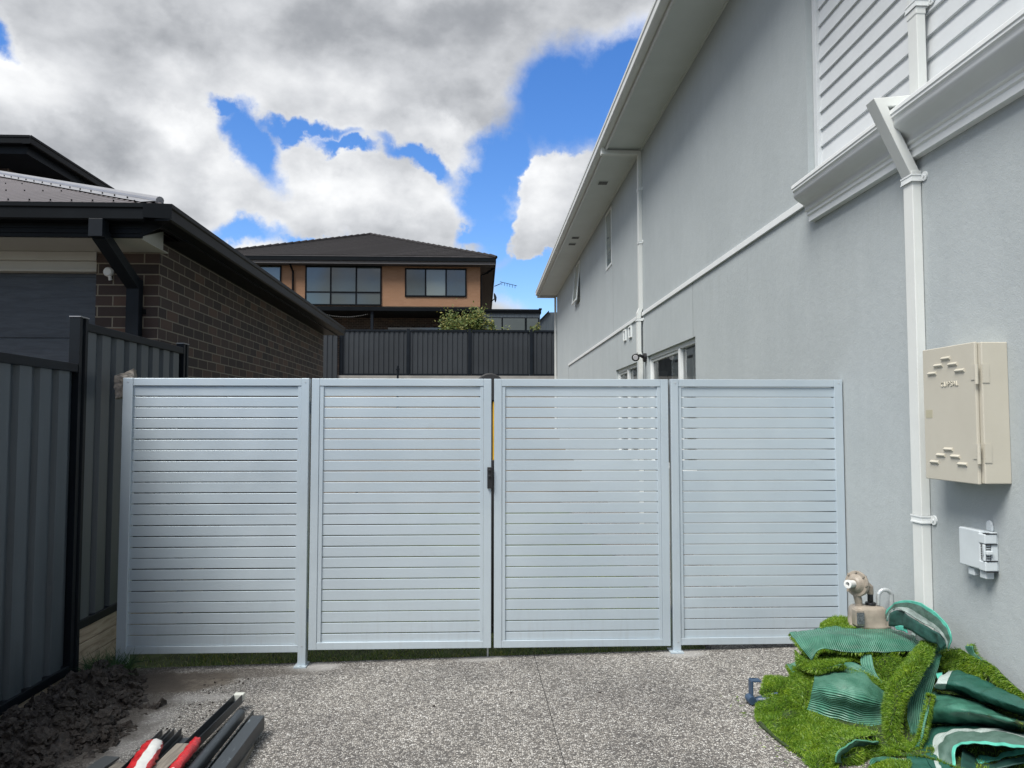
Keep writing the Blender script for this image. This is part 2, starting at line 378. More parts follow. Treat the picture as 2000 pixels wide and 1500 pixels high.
def f_agg(T, b, co):
    # exposed aggregate: small pebbles of mixed colour in grey cement
    d = T.noise(co, 60, 2, .5, out=1)
    dv = T.new('ShaderNodeVectorMath', operation='SUBTRACT', ins={0: d, 1: (.5, .5, .5)}).outputs[0]
    sc_ = T.new('ShaderNodeVectorMath', operation='SCALE', ins={0: dv}); sc_.inputs['Scale'].default_value = .010
    pv = T.new('ShaderNodeVectorMath', operation='ADD', ins={0: co, 1: sc_.outputs[0]}).outputs[0]
    vo = T.new('ShaderNodeTexVoronoi', feature='F1', ins={'Vector': pv, 'Scale': 98.0, 'Randomness': 1.0})
    ve = T.new('ShaderNodeTexVoronoi', feature='DISTANCE_TO_EDGE', ins={'Vector': pv, 'Scale': 98.0, 'Randomness': 1.0})
    sp = T.new('ShaderNodeSeparateColor', ins={0: vo.outputs['Color']})
    stone = T.ramp(sp.outputs[0], [(0, (.075, .072, .070)), (.10, (.14, .132, .122)), (.22, (.24, .225, .205)), (.38, (.345, .33, .302)), (.56, (.44, .425, .39)), (.74, (.51, .50, .47)), (.92, (.62, .615, .59))], 'CONSTANT')
    stone = T.mix(T.math('MULTIPLY', T.noise(co, 260, 3, .6), .25), stone, (.22, .20, .18))
    e = T.smooth(ve.outputs['Distance'], .05, .20)
    cem = T.mix(T.noise(co, 14, 4, .6), (.055, .053, .051), (.11, .105, .10))
    c = T.mix(e, cem, stone)
    # broad tonal drift, dust and the mud stain near the soil
    broad = T.noise(co, .9, 6, .62)
    c = T.mix(T.smooth(broad, .58, .36), c, T.mix(1.0, c, (.74, .74, .75), 'MULTIPLY'))
    sp2 = T.new('ShaderNodeSeparateXYZ'); T.l.new(co, sp2.inputs[0])
    wn = T.math('MULTIPLY', T.math('SUBTRACT', T.noise(co, 5, 7, .68), .5), .9)
    def patch(cx, cy, rx, ry, lo, hi, k=1.0):
        dx = T.math('DIVIDE', T.math('SUBTRACT', sp2.outputs[0], cx), rx); dy = T.math('DIVIDE', T.math('SUBTRACT', sp2.outputs[1], cy), ry)
        r = T.math('SQRT', T.math('ADD', T.math('MULTIPLY', dx, dx), T.math('MULTIPLY', dy, dy)))
        r = T.math('ADD', r, wn)
        return T.math('MULTIPLY', T.smooth(r, hi, lo), k)
    dust = T.mix(T.noise(co, 120, 4, .7), (.26, .26, .255), (.36, .355, .345))
    for a in ((-1.04, 4.93, .20, .10, .5, 1.1, .75), (.0, 4.97, .22, .08, .4, 1.1, .6), (1.28, 4.93, .16, .10, .5, 1.1, .7), (-1.72, 3.98, .16, .46, .4, 1.2, .55), (-1.62, 4.45, .30, .08, .4, 1.2, .5)):
        c = T.mix(patch(*a), c, dust)
    mud = T.mix(T.smooth(T.noise(co, 26, 6, .7), .35, .65), (.065, .054, .044), (.13, .113, .093))
    c = T.mix(patch(-1.82, 4.74, .42, .22, .75, 1.0, .95), c, mud)
    c = T.mix(patch(-1.45, 4.86, .45, .10, .6, 1.3, .6), c, (.06, .052, .045))
    c = T.mix(patch(-2.15, 4.15, .48, 1.0, .8, 1.15, .8), c, (.055, .047, .040))
    # saw-cut control joint
    j = T.math('ABSOLUTE', T.math('SUBTRACT', sp2.outputs[0], T.math('MULTIPLY_ADD', sp2.outputs[1], -.014, .414)))
    jn = T.smooth(j, .0028, .0012)
    c = T.mix(jn, c, (.035, .034, .033))
    T.l.new(c, b.inputs['Base Color'])
    h = T.math('SUBTRACT', T.math('MULTIPLY', e, 1.0), T.math('MULTIPLY', jn, 3))
    bn = T.new('ShaderNodeBump', ins={'Height': h, 'Strength': .55, 'Distance': .003}); T.l.new(bn.outputs[0], b.inputs['Normal'])
M_agg = mat('exposed aggregate concrete', rough=.8, spec=.3, fn=f_agg)
def f_soil(T, b, co):
    f = T.noise(co, 30, 8, .72); g = T.noise(co, 5, 4, .6)
    c = T.ramp(f, [(.3, (.012, .010, .009)), (.5, (.030, .025, .0215)), (.64, (.062, .053, .046)), (.78, (.15, .13, .11))])
    T.l.new(T.mix(T.math('MULTIPLY', g, .3), c, (.03, .024, .020)), b.inputs['Base Color'])
    bn = T.new('ShaderNodeBump', ins={'Height': f, 'Strength': .9, 'Distance': .01}); T.l.new(bn.outputs[0], b.inputs['Normal'])
    T.l.new(T.smooth(g, .3, .7, .45, .85), b.inputs['Roughness'])
M_soil = mat('dark moist soil', rough=.7, spec=.4, fn=f_soil)
M_ground = mat('bare earth', (.10, .085, .065), rough=.9, var=(.5, .3), bump=(3, .5, .05))
M_lawnbase = mat('lawn soil', (.07, .09, .035), rough=.95, var=(5, .4))
def blades_fn(c0, c1, c2):
    def fn(T, b, co):
        g = T.new('ShaderNodeNewGeometry')
        r = g.outputs['Random Per Island']
        uv = T.new('ShaderNodeTexCoord').outputs['UV']; sp = T.new('ShaderNodeSeparateXYZ'); T.l.new(uv, sp.inputs[0])
        c = T.ramp(r, [(0, c0), (.55, c1), (1, c2)])
        big = T.noise(co, 9, 3, .5)
        c = T.mix(T.smooth(big, .4, .7), c, T.mix(1.0, c, (1.25, 1.12, .75), 'MULTIPLY'))
        T.l.new(c, b.inputs['Base Color'])
        b.inputs['Subsurface Weight'].default_value = 0
        tr = T.new('ShaderNodeBsdfTranslucent', ins={'Color': c})
        ms = T.new('ShaderNodeMixShader', ins={0: .28, 1: b.outputs[0], 2: tr.outputs[0]})
        T.l.new(ms.outputs[0], T.n['Material Output'].inputs[0])
    return fn
M_blade = mat('artificial grass fibre', rough=.42, spec=.4, fn=blades_fn((.055, .14, .010), (.115, .235, .018), (.25, .38, .05)))
M_lawn = mat('lawn blades', rough=.5, spec=.3, fn=blades_fn((.10, .17, .05), (.19, .27, .08), (.38, .38, .18)))
M_weed = mat('weed blades', rough=.5, spec=.3, fn=blades_fn((.02, .06, .03), (.04, .10, .045), (.07, .14, .06)))
M_leaf = mat('shrub leaves', rough=.5, spec=.3, fn=blades_fn((.04, .075, .02), (.10, .14, .04), (.24, .23, .08)))
M_bark = mat('twig bark', (.09, .07, .05), rough=.9)
def f_back(T, b, co):
    uv = T.new('ShaderNodeTexCoord').outputs['UV']; sp = T.new('ShaderNodeSeparateXYZ'); T.l.new(uv, sp.inputs[0])
    wv_ = T.math('SINE', T.math('MULTIPLY', sp.outputs[1], 2*math.pi/.0110))
    f = T.noise(co, 12, 5, .6); g = T.smooth(T.noise(co, 160, 3, .7), .68, .76)
    c = T.mix(T.smooth(f, .35, .68), (.052, .175, .118), (.090, .250, .175))
    c = T.mix(T.smooth(wv_, .1, -.9), c, T.mix(1.0, c, (.52, .58, .60), 'MULTIPLY'))
    hz = T.smooth(T.noise(co, 5, 6, .65), .5, .75)  # pale patches mixed into the colour: dust plus a painted sheen
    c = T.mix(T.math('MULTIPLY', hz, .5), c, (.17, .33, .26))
    c = T.mix(T.math('MULTIPLY', g, .8), c, (.018, .04, .025))
    T.l.new(c, b.inputs['Base Color'])
    T.l.new(T.smooth(f, .3, .7, .30, .5), b.inputs['Roughness'])
    h = T.math('MULTIPLY_ADD', T.noise(co, 300, 2, .5), .25, wv_)
    bn = T.new('ShaderNodeBump', ins={'Height': h, 'Strength': .8, 'Distance': .0025}); T.l.new(bn.outputs[0], b.inputs['Normal'])
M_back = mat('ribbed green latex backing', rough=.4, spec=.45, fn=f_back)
M_fold = mat('smooth dark green backing', (.036, .130, .092), rough=.42, var=(14, .3), bump=(120, .25, .002))
M_thatch = mat('turf thatch', (.022, .040, .010), rough=.9, var=(60, .4))
def cloth_bands(bands):
    def fn(T, b, co):
        uv = T.new('ShaderNodeTexCoord').outputs['UV']; sp = T.new('ShaderNodeSeparateXYZ'); T.l.new(uv, sp.inputs[0])
        f = T.noise(co, 9, 5, .6)
        c = T.ramp(sp.outputs[1], bands, 'CONSTANT')
        c = T.mix(T.math('MULTIPLY', f, .45), c, T.mix(1.0, c, (.55, .6, .6), 'MULTIPLY'))
        # the open mesh weave shows on the pale bands
        st = T.math('SINE', T.math('MULTIPLY', sp.outputs[0], 2*math.pi/.0055))
        lum = T.new('ShaderNodeSeparateColor', ins={0: c}); pale = T.smooth(lum.outputs[0], .25, .4)
        c = T.mix(T.math('MULTIPLY', pale, T.smooth(st, -.2, .8, 0, .6)), c, (.10, .16, .14))
        T.l.new(c, b.inputs['Base Color'])
        h = T.noise(co, 18, 5, .6)
        bn = T.new('ShaderNodeBump', ins={'Height': h, 'Strength': .35, 'Distance': .02}); T.l.new(bn.outputs[0], b.inputs['Normal'])
    return fn
DKG, GRG, AQ, WH = (.018, .088, .066), (.075, .135, .11), (.09, .43, .33), (.48, .55, .53)
M_roll = mat('dark green shade cloth', rough=.45, fn=cloth_bands([(0, DKG)]))
M_rollwhite = mat('white mesh end of cloth', rough=.5, fn=cloth_bands([(0, WH)]))
M_low = mat('hemmed shade cloth', rough=.45, fn=cloth_bands([(0, DKG), (.34, WH), (.60, GRG), (.93, AQ)]))
M_archc = mat('arched shade cloth', rough=.45, fn=cloth_bands([(0, AQ), (.17, GRG), (.62, WH), (.97, DKG)]))
M_aqua = mat('aqua hem cloth', (.08, .38, .30), rough=.45, var=(20, .25))
M_dkin = mat('dark inner cloth', (.012, .055, .045), rough=.6, var=(14, .4))
M_metalbar = None
def f_bar(T, b, co):
    f = T.noise(co, 3, 5, .6)
    c = T.mix(f, (.016, .020, .025), (.036, .043, .050))
    m = T.new('ShaderNodeMapping', ins={'Scale': (26, 4, 26)}); T.l.new(co, m.inputs[0])
    s = T.smooth(T.noise(m.outputs[0], 1.6, 7, .72), .60, .66)
    T.l.new(T.mix(T.math('MULTIPLY', s, .7), c, (.20, .24, .27)), b.inputs['Base Color'])
M_bar = mat('scratched dark steel', rough=.4, fn=f_bar)
def f_spot(T, b, co):
    s = T.smooth(T.noise(co, 70, 3, .7), .60, .66)
    T.l.new(T.mix(s, (.02, .024, .028), (.5, .5, .44)), b.inputs['Base Color'])
M_spot = mat('paint spotted dark steel', rough=.45, fn=f_spot)
M_red = mat('red plastic', (.45, .02, .025), rough=.35, var=(30, .3), bump=(30, .6, .01))
M_whitepl = mat('white plastic', (.62, .63, .62), rough=.4, var=(20, .06))
M_cap = mat('pale galvanised cap', (.55, .57, .52), rough=.35)
def f_mbox(T, b, co):
    f = T.noise(co, 6, 6, .65); s = T.smooth(T.noise(co, 90, 4, .7), .70, .78)
    c = T.mix(f, (.42, .40, .335), (.48, .46, .39))
    T.l.new(T.mix(T.math('MULTIPLY', s, .35), c, (.22, .19, .14)), b.inputs['Base Color'])
M_mbox = mat('cream powdercoat cabinet', rough=.45, fn=f_mbox)
M_nbn = mat('pale grey plastic', (.50, .55, .575), rough=.45, var=(12, .03))
M_gas = mat('beige cast meter', (.26, .228, .188), rough=.42, var=(14, .15), bump=(60, .25, .002))
M_galv = mat('galvanised pipe', (.50, .53, .54), rough=.35, metal=.5, var=(40, .12))
M_blue = mat('dull blue plastic', (.028, .055, .10), rough=.45, var=(20, .2))
M_yellow = mat('yellow painted metal', (.62, .36, .02), rough=.4, var=(10, .15))
M_rubber = mat('black rubber', (.015, .016, .018), rough=.7)
M_stone = mat('pale rough stone', (.24, .215, .185), rough=.9, var=(16, .35), bump=(34, 1.0, .012))
M_shut = mat('white plantation shutter', (.84, .86, .85), rough=.5)
M_dark = mat('dark interior', (.02, .022, .024), rough=.7)
M_vent = mat('vent slot', (.10, .105, .105), rough=.6)
M_lamp = mat('frosted lamp lens', (.5, .5, .52), rough=.3)
M_conc = mat('retaining concrete', (.24, .235, .22), rough=.85, var=(1.2, .2), bump=(14, .3, .01))
M_sticker = mat('faded sticker', (.38, .36, .26), rough=.5)
M_plate = mat('meter data plate', (.10, .11, .12), rough=.3, var=(120, .5))
M_bluewall = mat('soft plaster', (.55, .57, .58), rough=.8)
# ================================================================== SETTING
GS = .026; GC = .065
def gz(x): return GC + GS*x
# ground: one sheet to the horizon, lawn rises behind the gate to the retaining wall
mb = MB()
xs = [-1500, -200, -40, -12, -5, -2.44, 0, 2.4, 5, 12, 40, 200, 1500]
ys = [(-1500, -.05), (-60, -.05), (5.045, -.05), (14, .02), (22, .9), (29.25, 2.2), (29.45, 3.35), (60, 3.35), (300, 3.35), (1500, 3.35)]
for i in range(len(xs)-1):
    for j in range(len(ys)-1):
        (ya, za), (yb, zb) = ys[j], ys[j+1]
        mb.face([(xs[i], ya, za), (xs[i+1], ya, za), (xs[i+1], yb, zb), (xs[i], yb, zb)], smooth=True)
tag(mb.build('ground', M_ground, weld=True), kind='structure')
mb = MB()
A = lambda x, y: (x, y, gz(x))
mb.face([A(-2.44, -9), A(2.44, -9), A(2.44, 4.985), A(-2.44, 5.06)])
mb.face([A(-2.44, 5.06), A(2.44, 4.985), (2.44, 4.985, -.1), (-2.44, 5.06, -.1)])
tag(mb.build('driveway', M_agg), kind='structure')
mb = MB(); mb.box((1.50, 5.0, -.1), (2.38, 24, gz(2)-.012)); tag(mb.build('side_path', M_agg), kind='structure')
mb = MB()
for i in range(12):
    for j in range(24):
        x0 = -2.4+i*.33; y0 = 5.06+j*.4
        hh = lambda x, y: min(gz(x)-.012, .06) + .02*noise.noise(Vector((x*2, y*2, 0)))
        mb.face([(x0, y0, hh(x0, y0)), (x0+.33, y0, hh(x0+.33, y0)), (x0+.33, y0+.4, hh(x0+.33, y0+.4)), (x0, y0+.4, hh(x0, y0+.4))], smooth=True)
tag(mb.build('lawn', M_lawnbase, weld=True), kind='structure')
# raised neighbour ground
mb = MB(); mb.box((-12, 3.0, -.1), (-2.47, 30, .22)); tag(mb.build('neighbour_yard', M_ground), kind='structure')

def blades(name, roots, dirs, lens, width, material, bend=.35, parent=None, seed=1):
    """roots, dirs: (n,3) arrays; one bent 5-vertex blade each"""
    rng = np.random.RandomState(seed); n = len(roots)
    d = dirs/np.linalg.norm(dirs, axis=1, keepdims=True)
    rnd = rng.normal(size=(n, 3)); side = np.cross(d, rnd); side /= np.linalg.norm(side, axis=1, keepdims=True)
    bd = np.cross(side, d); L = lens[:, None]; W = (width*(.7+.6*rng.rand(n)))[:, None]
    g = np.array([0, 0, -1.0])
    mid = roots+d*L*.55+bd*L*bend*.12
    tip = roots+d*L*(.92)+bd*L*bend*.6+g*L*.12
    V = np.stack([roots-side*W/2, roots+side*W/2, mid-side*W*.42, mid+side*W*.42, tip], 1).reshape(-1, 3)
    base = np.arange(n)*5
    loops = np.stack([base, base+1, base+3, base+2, base+2, base+3, base+4], 1).reshape(-1)
    me = bpy.data.meshes.new(name)
    me.vertices.add(n*5); me.vertices.foreach_set('co', V.ravel())
    me.loops.add(n*7); me.loops.foreach_set('vertex_index', loops)
    me.polygons.add(n*2)
    ls = np.stack([np.arange(n)*7, np.arange(n)*7+4], 1).ravel()
    me.polygons.foreach_set('loop_start', ls)
    try: me.polygons.foreach_set('loop_total', np.tile([4, 3], n))
    except Exception: pass
    me.update(calc_edges=True); me.validate()
    me.materials.append(material)
    o = bpy.data.objects.new(name, me); col.objects.link(o)
    if parent: o.parent = parent; o.location = -parent.location
    return o
rng = np.random.RandomState(3)
n = 26000
X = rng.uniform(-2.3, 1.5, n); Y = 5.04+rng.rand(n)**1.6*3.2
Z = np.minimum(GC+GS*X-.012, .06)-.015
dr = np.stack([rng.normal(0, .35, n), rng.normal(0, .35, n), np.ones(n)], 1)
keep = (X > -1.9) | (rng.rand(n) < .25)
o = blades('grass', np.stack([X, Y, Z], 1)[keep], dr[keep], rng.uniform(.025, .065, n)[keep], .0045, M_lawn, bend=.7, seed=4)
tag(o, 'short green lawn grass behind the white slat gates', 'grass', kind='stuff')

# ================================================================== RIGHT HOUSE
XW = 2.38
H = thing('rendered_house', (XW, 10, 0), 'grey rendered two storey house with white trim filling the right side', 'house')
def wallX(mb, x, y0, y1, z0, z1, holes, depth):
    ysb = sorted({y0, y1, *[h[0] for h in holes], *[h[1] for h in holes]}); zsb = sorted({z0, z1, *[h[2] for h in holes], *[h[3] for h in holes]})
    for a, b in zip(ysb, ysb[1:]):
        for c, d in zip(zsb, zsb[1:]):
            cy, cz = (a+b)/2, (c+d)/2
            if any(h[0] < cy < h[1] and h[2] < cz < h[3] for h in holes): continue
            mb.face([(x, b, c), (x, a, c), (x, a, d), (x, b, d)])
    for h in holes:
        dd = h[4] if len(h) > 4 else depth
        a, b, c, d = h[:4]
        mb.face([(x, b, c), (x, b, d), (x+dd, b, d), (x+dd, b, c)])
        mb.face([(x, a, d), (x, a, c), (x+dd, a, c), (x+dd, a, d)])
        mb.face([(x, b, d), (x, a, d), (x+dd, a, d), (x+dd, b, d)])
        mb.face([(x, a, c), (x, b, c), (x+dd, b, c), (x+dd, a, c)])
W1 = (8.42, 10.90, 1.0, 2.535); W2 = (11.62, 13.46, 1.0, 2.512); U2 = (13.80, 14.55, 4.45, 5.62); U3 = (18.3, 19.25, 4.52, 5.60)
REC = (-6.0, 5.42, 3.30, 5.70, .105)
mb = MB(); wallX(mb, XW, -6, 23.95, -.1, 5.70, [W1, W2, U2, U3, REC], .11)
mb.face([(XW, 23.95, -.1), (XW, 23.95, 5.7), (9, 23.95, 5.7), (9, 23.95, -.1)])
mb.face([(XW, -6, -.1), (9, -6, -.1), (9, -6, 5.7), (XW, -6, 5.7)])
mb.build('wall', M_render, H)
# string course
mb = MB(); mb.box((XW-.022, 5.30, 3.150), (XW+.01, 20.75, 3.205)); mb.build('string_course', M_white, H, bevel=.003)
for a_, b_ in (((XW-.004, 20.742, 0), (XW+.002, 20.75, 3.15)), ((XW-.0015, 8.50, 2.54), (XW+.002, 8.503, 3.15)), ((XW-.0015, 13.70, 3.21), (XW+.002, 13.704, 4.45))):
    mb = MB(); mb.box(a_, b_); mb.build('wall_joint', M_vent, H)
# cornice
pr = [(.03, 2.997), (-.044, 2.999), (-.044, 3.038), (-.055, 3.046), (-.055, 3.066), (-.068, 3.072)]
for k in range(9):
    t = k/8; z = 3.078+t*.118; off_ = .072+.075*(t+math.sin(t*2*math.pi-math.pi)*-.0) - .018*math.sin(t*2*math.pi)
    pr.append((-off_, z))
pr += [(-.150, 3.205), (-.160, 3.214), (-.160, 3.226), (-.166, 3.232), (-.166, 3.252), (-.155, 3.262), (.055, 3.318), (.055, 3.0)]
mb = MB(); mb.extrude([(XW+a, 5.33, z) for a, z in pr], (0, 5.33, 0), (0, -6.2, 0)); 
for i in range(6, 14): mb.sm[i] = True
mb.build('cornice', M_white, H, weld=True)
# weatherboards: lapped, each leaning out at its foot
mb = MB(); z = 3.302; P_ = .1275
for k in range(19):
    z0 = z+k*P_; z1 = z0+P_+.012
    x0 = XW+.068; x1 = XW+.086
    mb.face([(x0, 5.36, z0), (x0, -6, z0), (x1, -6, z1), (x1, 5.36, z1)])
    mb.face([(x0, -6, z0), (x0, 5.36, z0), (XW+.1, 5.36, z0), (XW+.1, -6, z0)])
mb.build('weatherboard_cladding', M_board, H)
mb = MB(); mb.box((XW+.048, 5.36, 3.302), (XW+.104, 5.418, 5.69)); mb.build('corner_trim', M_board, H, bevel=.002)
# eave: soffit, fascia, gutter, roof
YE = 24.3
mb = MB(); mb.face([(1.86, -6, 5.66), (1.86, YE-.12, 5.66), (XW+.2, YE-.12, 5.66), (XW+.2, -6, 5.66)]); mb.face([(XW-.0, YE-.12, 5.66), (9, YE-.12, 5.66), (9, 23.9, 5.66), (XW, 23.9, 5.66)])
mb.box((XW-.02, -6, 5.635), (XW, 23.95, 5.66))
mb.build('soffit', M_soffit, H)
mb = MB(); mb.box((1.835, -6, 5.615), (1.858, YE-.10, 5.80)); mb.box((1.835, YE-.10, 5.615), (9, YE-.077, 5.80)); mb.build('fascia', M_gutter, H, bevel=.003)
gp = [(0, 0), (-.085, 0), (-.095, .012), (-.095, .085), (-.104, .095), (-.104, .135), (-.097, .135), (-.090, .10), (-.085, .02), (0, .012)]
mb = MB(); mb.extrude([(1.833+a, -6, 5.675+b) for a, b in gp], (0, -6, 0), (0, YE, 0))
mb.extrude([(1.73, YE-.077-a, 5.675+b) for a, b in gp], (0, 0, 0), (7, 0, 0))
mb.build('gutter', M_gutter, H, weld=True)
mb = MB(); mb.face([(1.76, -6.1, 5.80), (9, -6.1, 8.4), (9, 17, 8.4), (1.76, YE, 5.80)]); mb.face([(1.76, YE, 5.80), (9, 17, 8.4), (16, YE, 5.80)]); mb.face([(16, YE, 5.8), (9, 17, 8.4), (9, -6.1, 8.4), (16, -6.1, 5.8)])
mb.build('roof', M_tile, H)
for (vx, vy) in ((2.06, 12.77), (2.06, 16.6), (2.06, 17.2)):
    mb = MB(); mb.box((vx-.085, vy-.10, 5.652), (vx+.085, vy+.10, 5.659)); f = mb.build('soffit_vent', M_soffit, H)
    s = MB(); [s.box((vx-.075, vy-.08+k*.045, 5.648), (vx+.075, vy-.05+k*.045, 5.6515)) for k in range(4)]; sub(f, s, 'slot', M_vent)
# windows
def windowX(h, depth, sashes, shutters, name='window', sill=False):
    y0, y1, z0, z1 = h; x = XW+depth; t = .05
    f = MB()
    f.box((x-.045, y0, z1-t), (x, y1, z1)); f.box((x-.045, y0, z0), (x, y1, z0+t)); f.box((x-.045, y0, z0+t), (x, y0+t, z1-t)); f.box((x-.045, y1-t, z0+t), (x, y1, z1-t))
    for m_ in sashes: f.box((x-.055, m_-.035, z0+t), (x, m_+.035, z1-t))
    fr = f.build(name, M_white, H, bevel=.004)
    edges = [y0+t]+[m_ for m_ in sashes]+[y1-t]
    for a, b in zip(edges, edges[1:]):
        g = MB(); g.box((x-.018, a+.03, z0+t), (x-.012, b-.03, z1-t)); sub(fr, g, 'pane', M_glass)
    s = MB()
    for (a, b) in shutters:
        s.box((x-.006, a, z0+t), (x+.0, a+.05, z1-t)); s.box((x-.006, b-.05, z0+t), (x, b, z1-t))
    return fr
def glass_mix(name, tint, tr):
    m = bpy.data.materials.new(name); m.use_nodes = True; T = NT(m.node_tree); T.n.clear()
    g = T.new('ShaderNodeBsdfGlossy', ins={'Color': c4(.85), 'Roughness': .02}); t_ = T.new('ShaderNodeBsdfTransparent', ins={'Color': c4(tint)})
    fr = T.new('ShaderNodeFresnel', ins={0: 1.5}); k = T.math('MULTIPLY_ADD', fr.outputs[0], .9, tr, clamp=True)
    mx_ = T.new('ShaderNodeMixShader', ins={0: k, 1: t_.outputs[0], 2: g.outputs[0]}); T.new('ShaderNodeOutputMaterial', ins={0: mx_.outputs[0]})
    return m
M_clear = glass_mix('clear window glass', (.95, .98, .97), .05)
def window_lower(h, mid):
    y0, y1, z0, z1 = h; x = XW+.09; t = .055
    fr = MB(); fr.box((x-.05, y0, z1-t), (x+.03, y1, z1)); fr.box((x-.05, y0, z0), (x+.03, y1, z0+t)); fr.box((x-.05, y0, z0+t), (x+.03, y0+t, z1-t)); fr.box((x-.05, y1-t, z0+t), (x+.03, y1, z1-t))
    fr.box((x-.055, mid-.04, z0+t), (x+.03, mid+.04, z1-t)); fr.box((x-.035, mid+.04, z1-t-.035), (x+.01, y1-t, z1-t)); fr.box((x-.035, y1-t-.045, z0+t), (x+.01, y1-t, z1-t-.035)); fr.box((x-.035, mid+.04, z0+t), (x+.01, mid+.085, z1-t-.035))
    f = fr.build('window', M_white, H, bevel=.004)
    for a, b in ((y0+t, mid-.04), (mid+.04, y1-t)):
        g = MB(); g.face([(x-.012, b, z0+t), (x-.012, a, z0+t), (x-.012, a, z1-t), (x-.012, b, z1-t)]); sub(f, g, 'pane', M_clear).location = (0, 0, 0)
    room = MB(); xr = x+.9
    room.face([(xr, y1+.3, z0-.3), (xr, y0-.3, z0-.3), (xr, y0-.3, z1+.3), (xr, y1+.3, z1+.3)]); room.face([(x+.03, y0-.3, z1+.02), (x+.03, y1+.3, z1+.02), (xr, y1+.3, z1+.02), (xr, y0-.3, z1+.02)])
    sub(f, room, 'room_wall', M_bluewall)
    for (a, b, ang) in ((y0+t+.02, mid-.45, 74), (mid-.43, mid-.05, 74), (mid+.1, mid+.62, 55)):
        s = MB(); xs_ = x+.022
        s.box((xs_-.013, a, z0+t), (xs_+.013, a+.05, z1-t-.02)); s.box((xs_-.013, b-.05, z0+t), (xs_+.013, b, z1-t-.02)); s.box((xs_-.013, a+.05, z1-t-.10), (xs_+.013, b-.05, z1-t-.02))
        zz = z0+t+.06
        while zz < z1-t-.15:
            Mx = Matrix.Translation((xs_, 0, zz)) @ Matrix.Rotation(R(ang), 4, 'Y')
            s.box((-.040, a+.052, -.004), (.040, b-.052, .004), Mx); zz += .070
        sub(f, s, 'shutter', M_shut)
    return f
window_lower(W1, 9.27); window_lower(W2, 12.55)
def win_small(h, open_=0):
    y0, y1, z0, z1 = h; x = XW+.075; t = .045
    f = MB(); f.box((x-.05, y0, z1-t), (x+.03, y1, z1)); f.box((x-.05, y0, z0), (x+.03, y1, z0+t)); f.box((x-.05, y0, z0+t), (x+.03, y0+t, z1-t)); f.box((x-.05, y1-t, z0+t), (x+.03, y1, z1-t))
    fr = f.build('window', M_white, H, bevel=.003)
    Mx = Matrix.Translation((x-.045, 0, z1-t)) @ Matrix.Rotation(R(open_), 4, 'Y')
    s = MB(); hh = z1-z0-2*t
    a, b = y0+t+.003, y1-t-.003
    s.box((-.03, a, -.04), (0, b, 0), Mx); s.box((-.03, a, -hh), (0, b, -hh+.04), Mx); s.box((-.03, a, -hh+.04), (0, a+.04, -.04), Mx); s.box((-.03, b-.04, -hh+.04), (0, b, -.04), Mx)
    sa = sub(fr, s, 'sash', M_white)
    g = MB(); g.box((-.018, a+.04, -hh+.04), (-.012, b-.04, -.04), Mx); sub(fr, g, 'pane', M_glass)
    k = MB(); k.box((x+.03, y0, z0), (x+.034, y1, z1)); sub(fr, k, 'blind', M_shut)
win_small(U2, 0); win_small(U3, 6)
for (a, b) in ((12.45, 12.64), (11.98, 12.19)):
    s = MB(); z0, z1 = 2.935, 3.12
    s.box((XW-.025, a, z0), (XW+.0, b, z0+.022)); s.box((XW-.025, a, z1-.022), (XW, b, z1)); s.box((XW-.025, a, z0+.022), (XW, a+.022, z1-.022)); s.box((XW-.025, b-.022, z0+.022), (XW, b, z1-.022))
    f = s.build('wall_vent', M_white, H)
    q = MB(); [q.box((XW-.012, a+.022, z0+.026+k*.018), (XW-.002, b-.022, z0+.036+k*.018)) for k in range(8)]; sub(f, q, 'louvre', M_nbn)

# rectangular pipes swept through a polyline
def rect_pipe(mb, pts, wy, wx):
    """pts in the XZ plane at y; wy width along wall, wx depth off the wall"""
    pts = [Vector(q) for q in pts]; n = len(pts); rings = []
    for i, q in enumerate(pts):
        d0 = (q-pts[i-1]).normalized() if i else (pts[1]-q).normalized()
        d1 = (pts[i+1]-q).normalized() if i < n-1 else d0
        t = (d0+d1).normalized(); yv = Vector((0, 1, 0)); nrm = t.cross(yv).normalized()
        k = 1/max(.4, t.dot(d0))
        rings.append([q+yv*wy/2+nrm*wx/2*k, q-yv*wy/2+nrm*wx/2*k, q-yv*wy/2-nrm*wx/2*k, q+yv*wy/2-nrm*wx/2*k])
    for a, b in zip(rings, rings[1:]):
        for i in range(4): mb.face([a[i], a[(i+1) % 4], b[(i+1) % 4], b[i]])
    mb.face(rings[0][::-1]); mb.face(rings[-1])
def bracket(parent, y, x, z, wy, wx, wall):
    b = MB(); b.box((x-wx/2-.004, y-wy/2-.004, z-.020), (wall, y-wy/2, z+.020)); b.box((x-wx/2-.004, y-wy/2, z-.020), (x-wx/2-.0005, y+wy/2+.004, z+.020))
    b.box((x-wx/2-.007, y-wy/2-.007, z+.012), (wall-.002, y+wy/2+.006, z+.020)); b.box((x-wx/2-.007, y-wy/2-.007, z-.020), (wall-.002, y+wy/2+.006, z-.013))
    b.cyl((wall-.008, y-wy/2-.030, z), (wall, y-wy/2-.030, z), .025); b.cyl((wall-.014, y-wy/2-.030, z), (wall-.008, y-wy/2-.030, z), .008, n=8)
    sub(parent, b, 'bracket', M_white)
YP = 4.045
def P3(x, z, y=YP): return (x, y, z)
mb = MB(); rect_pipe(mb, [P3(2.402, 5.62), P3(2.402, 3.34), P3(2.398, 3.285)], .09, .05)
rect_pipe(mb, [P3(2.40, 3.325), P3(2.165, 3.300), P3(2.352, 2.90)], .09, .052)
rect_pipe(mb, [P3(2.352, 2.915), P3(2.352, .16), P3(2.30, .09)], .09, .05)
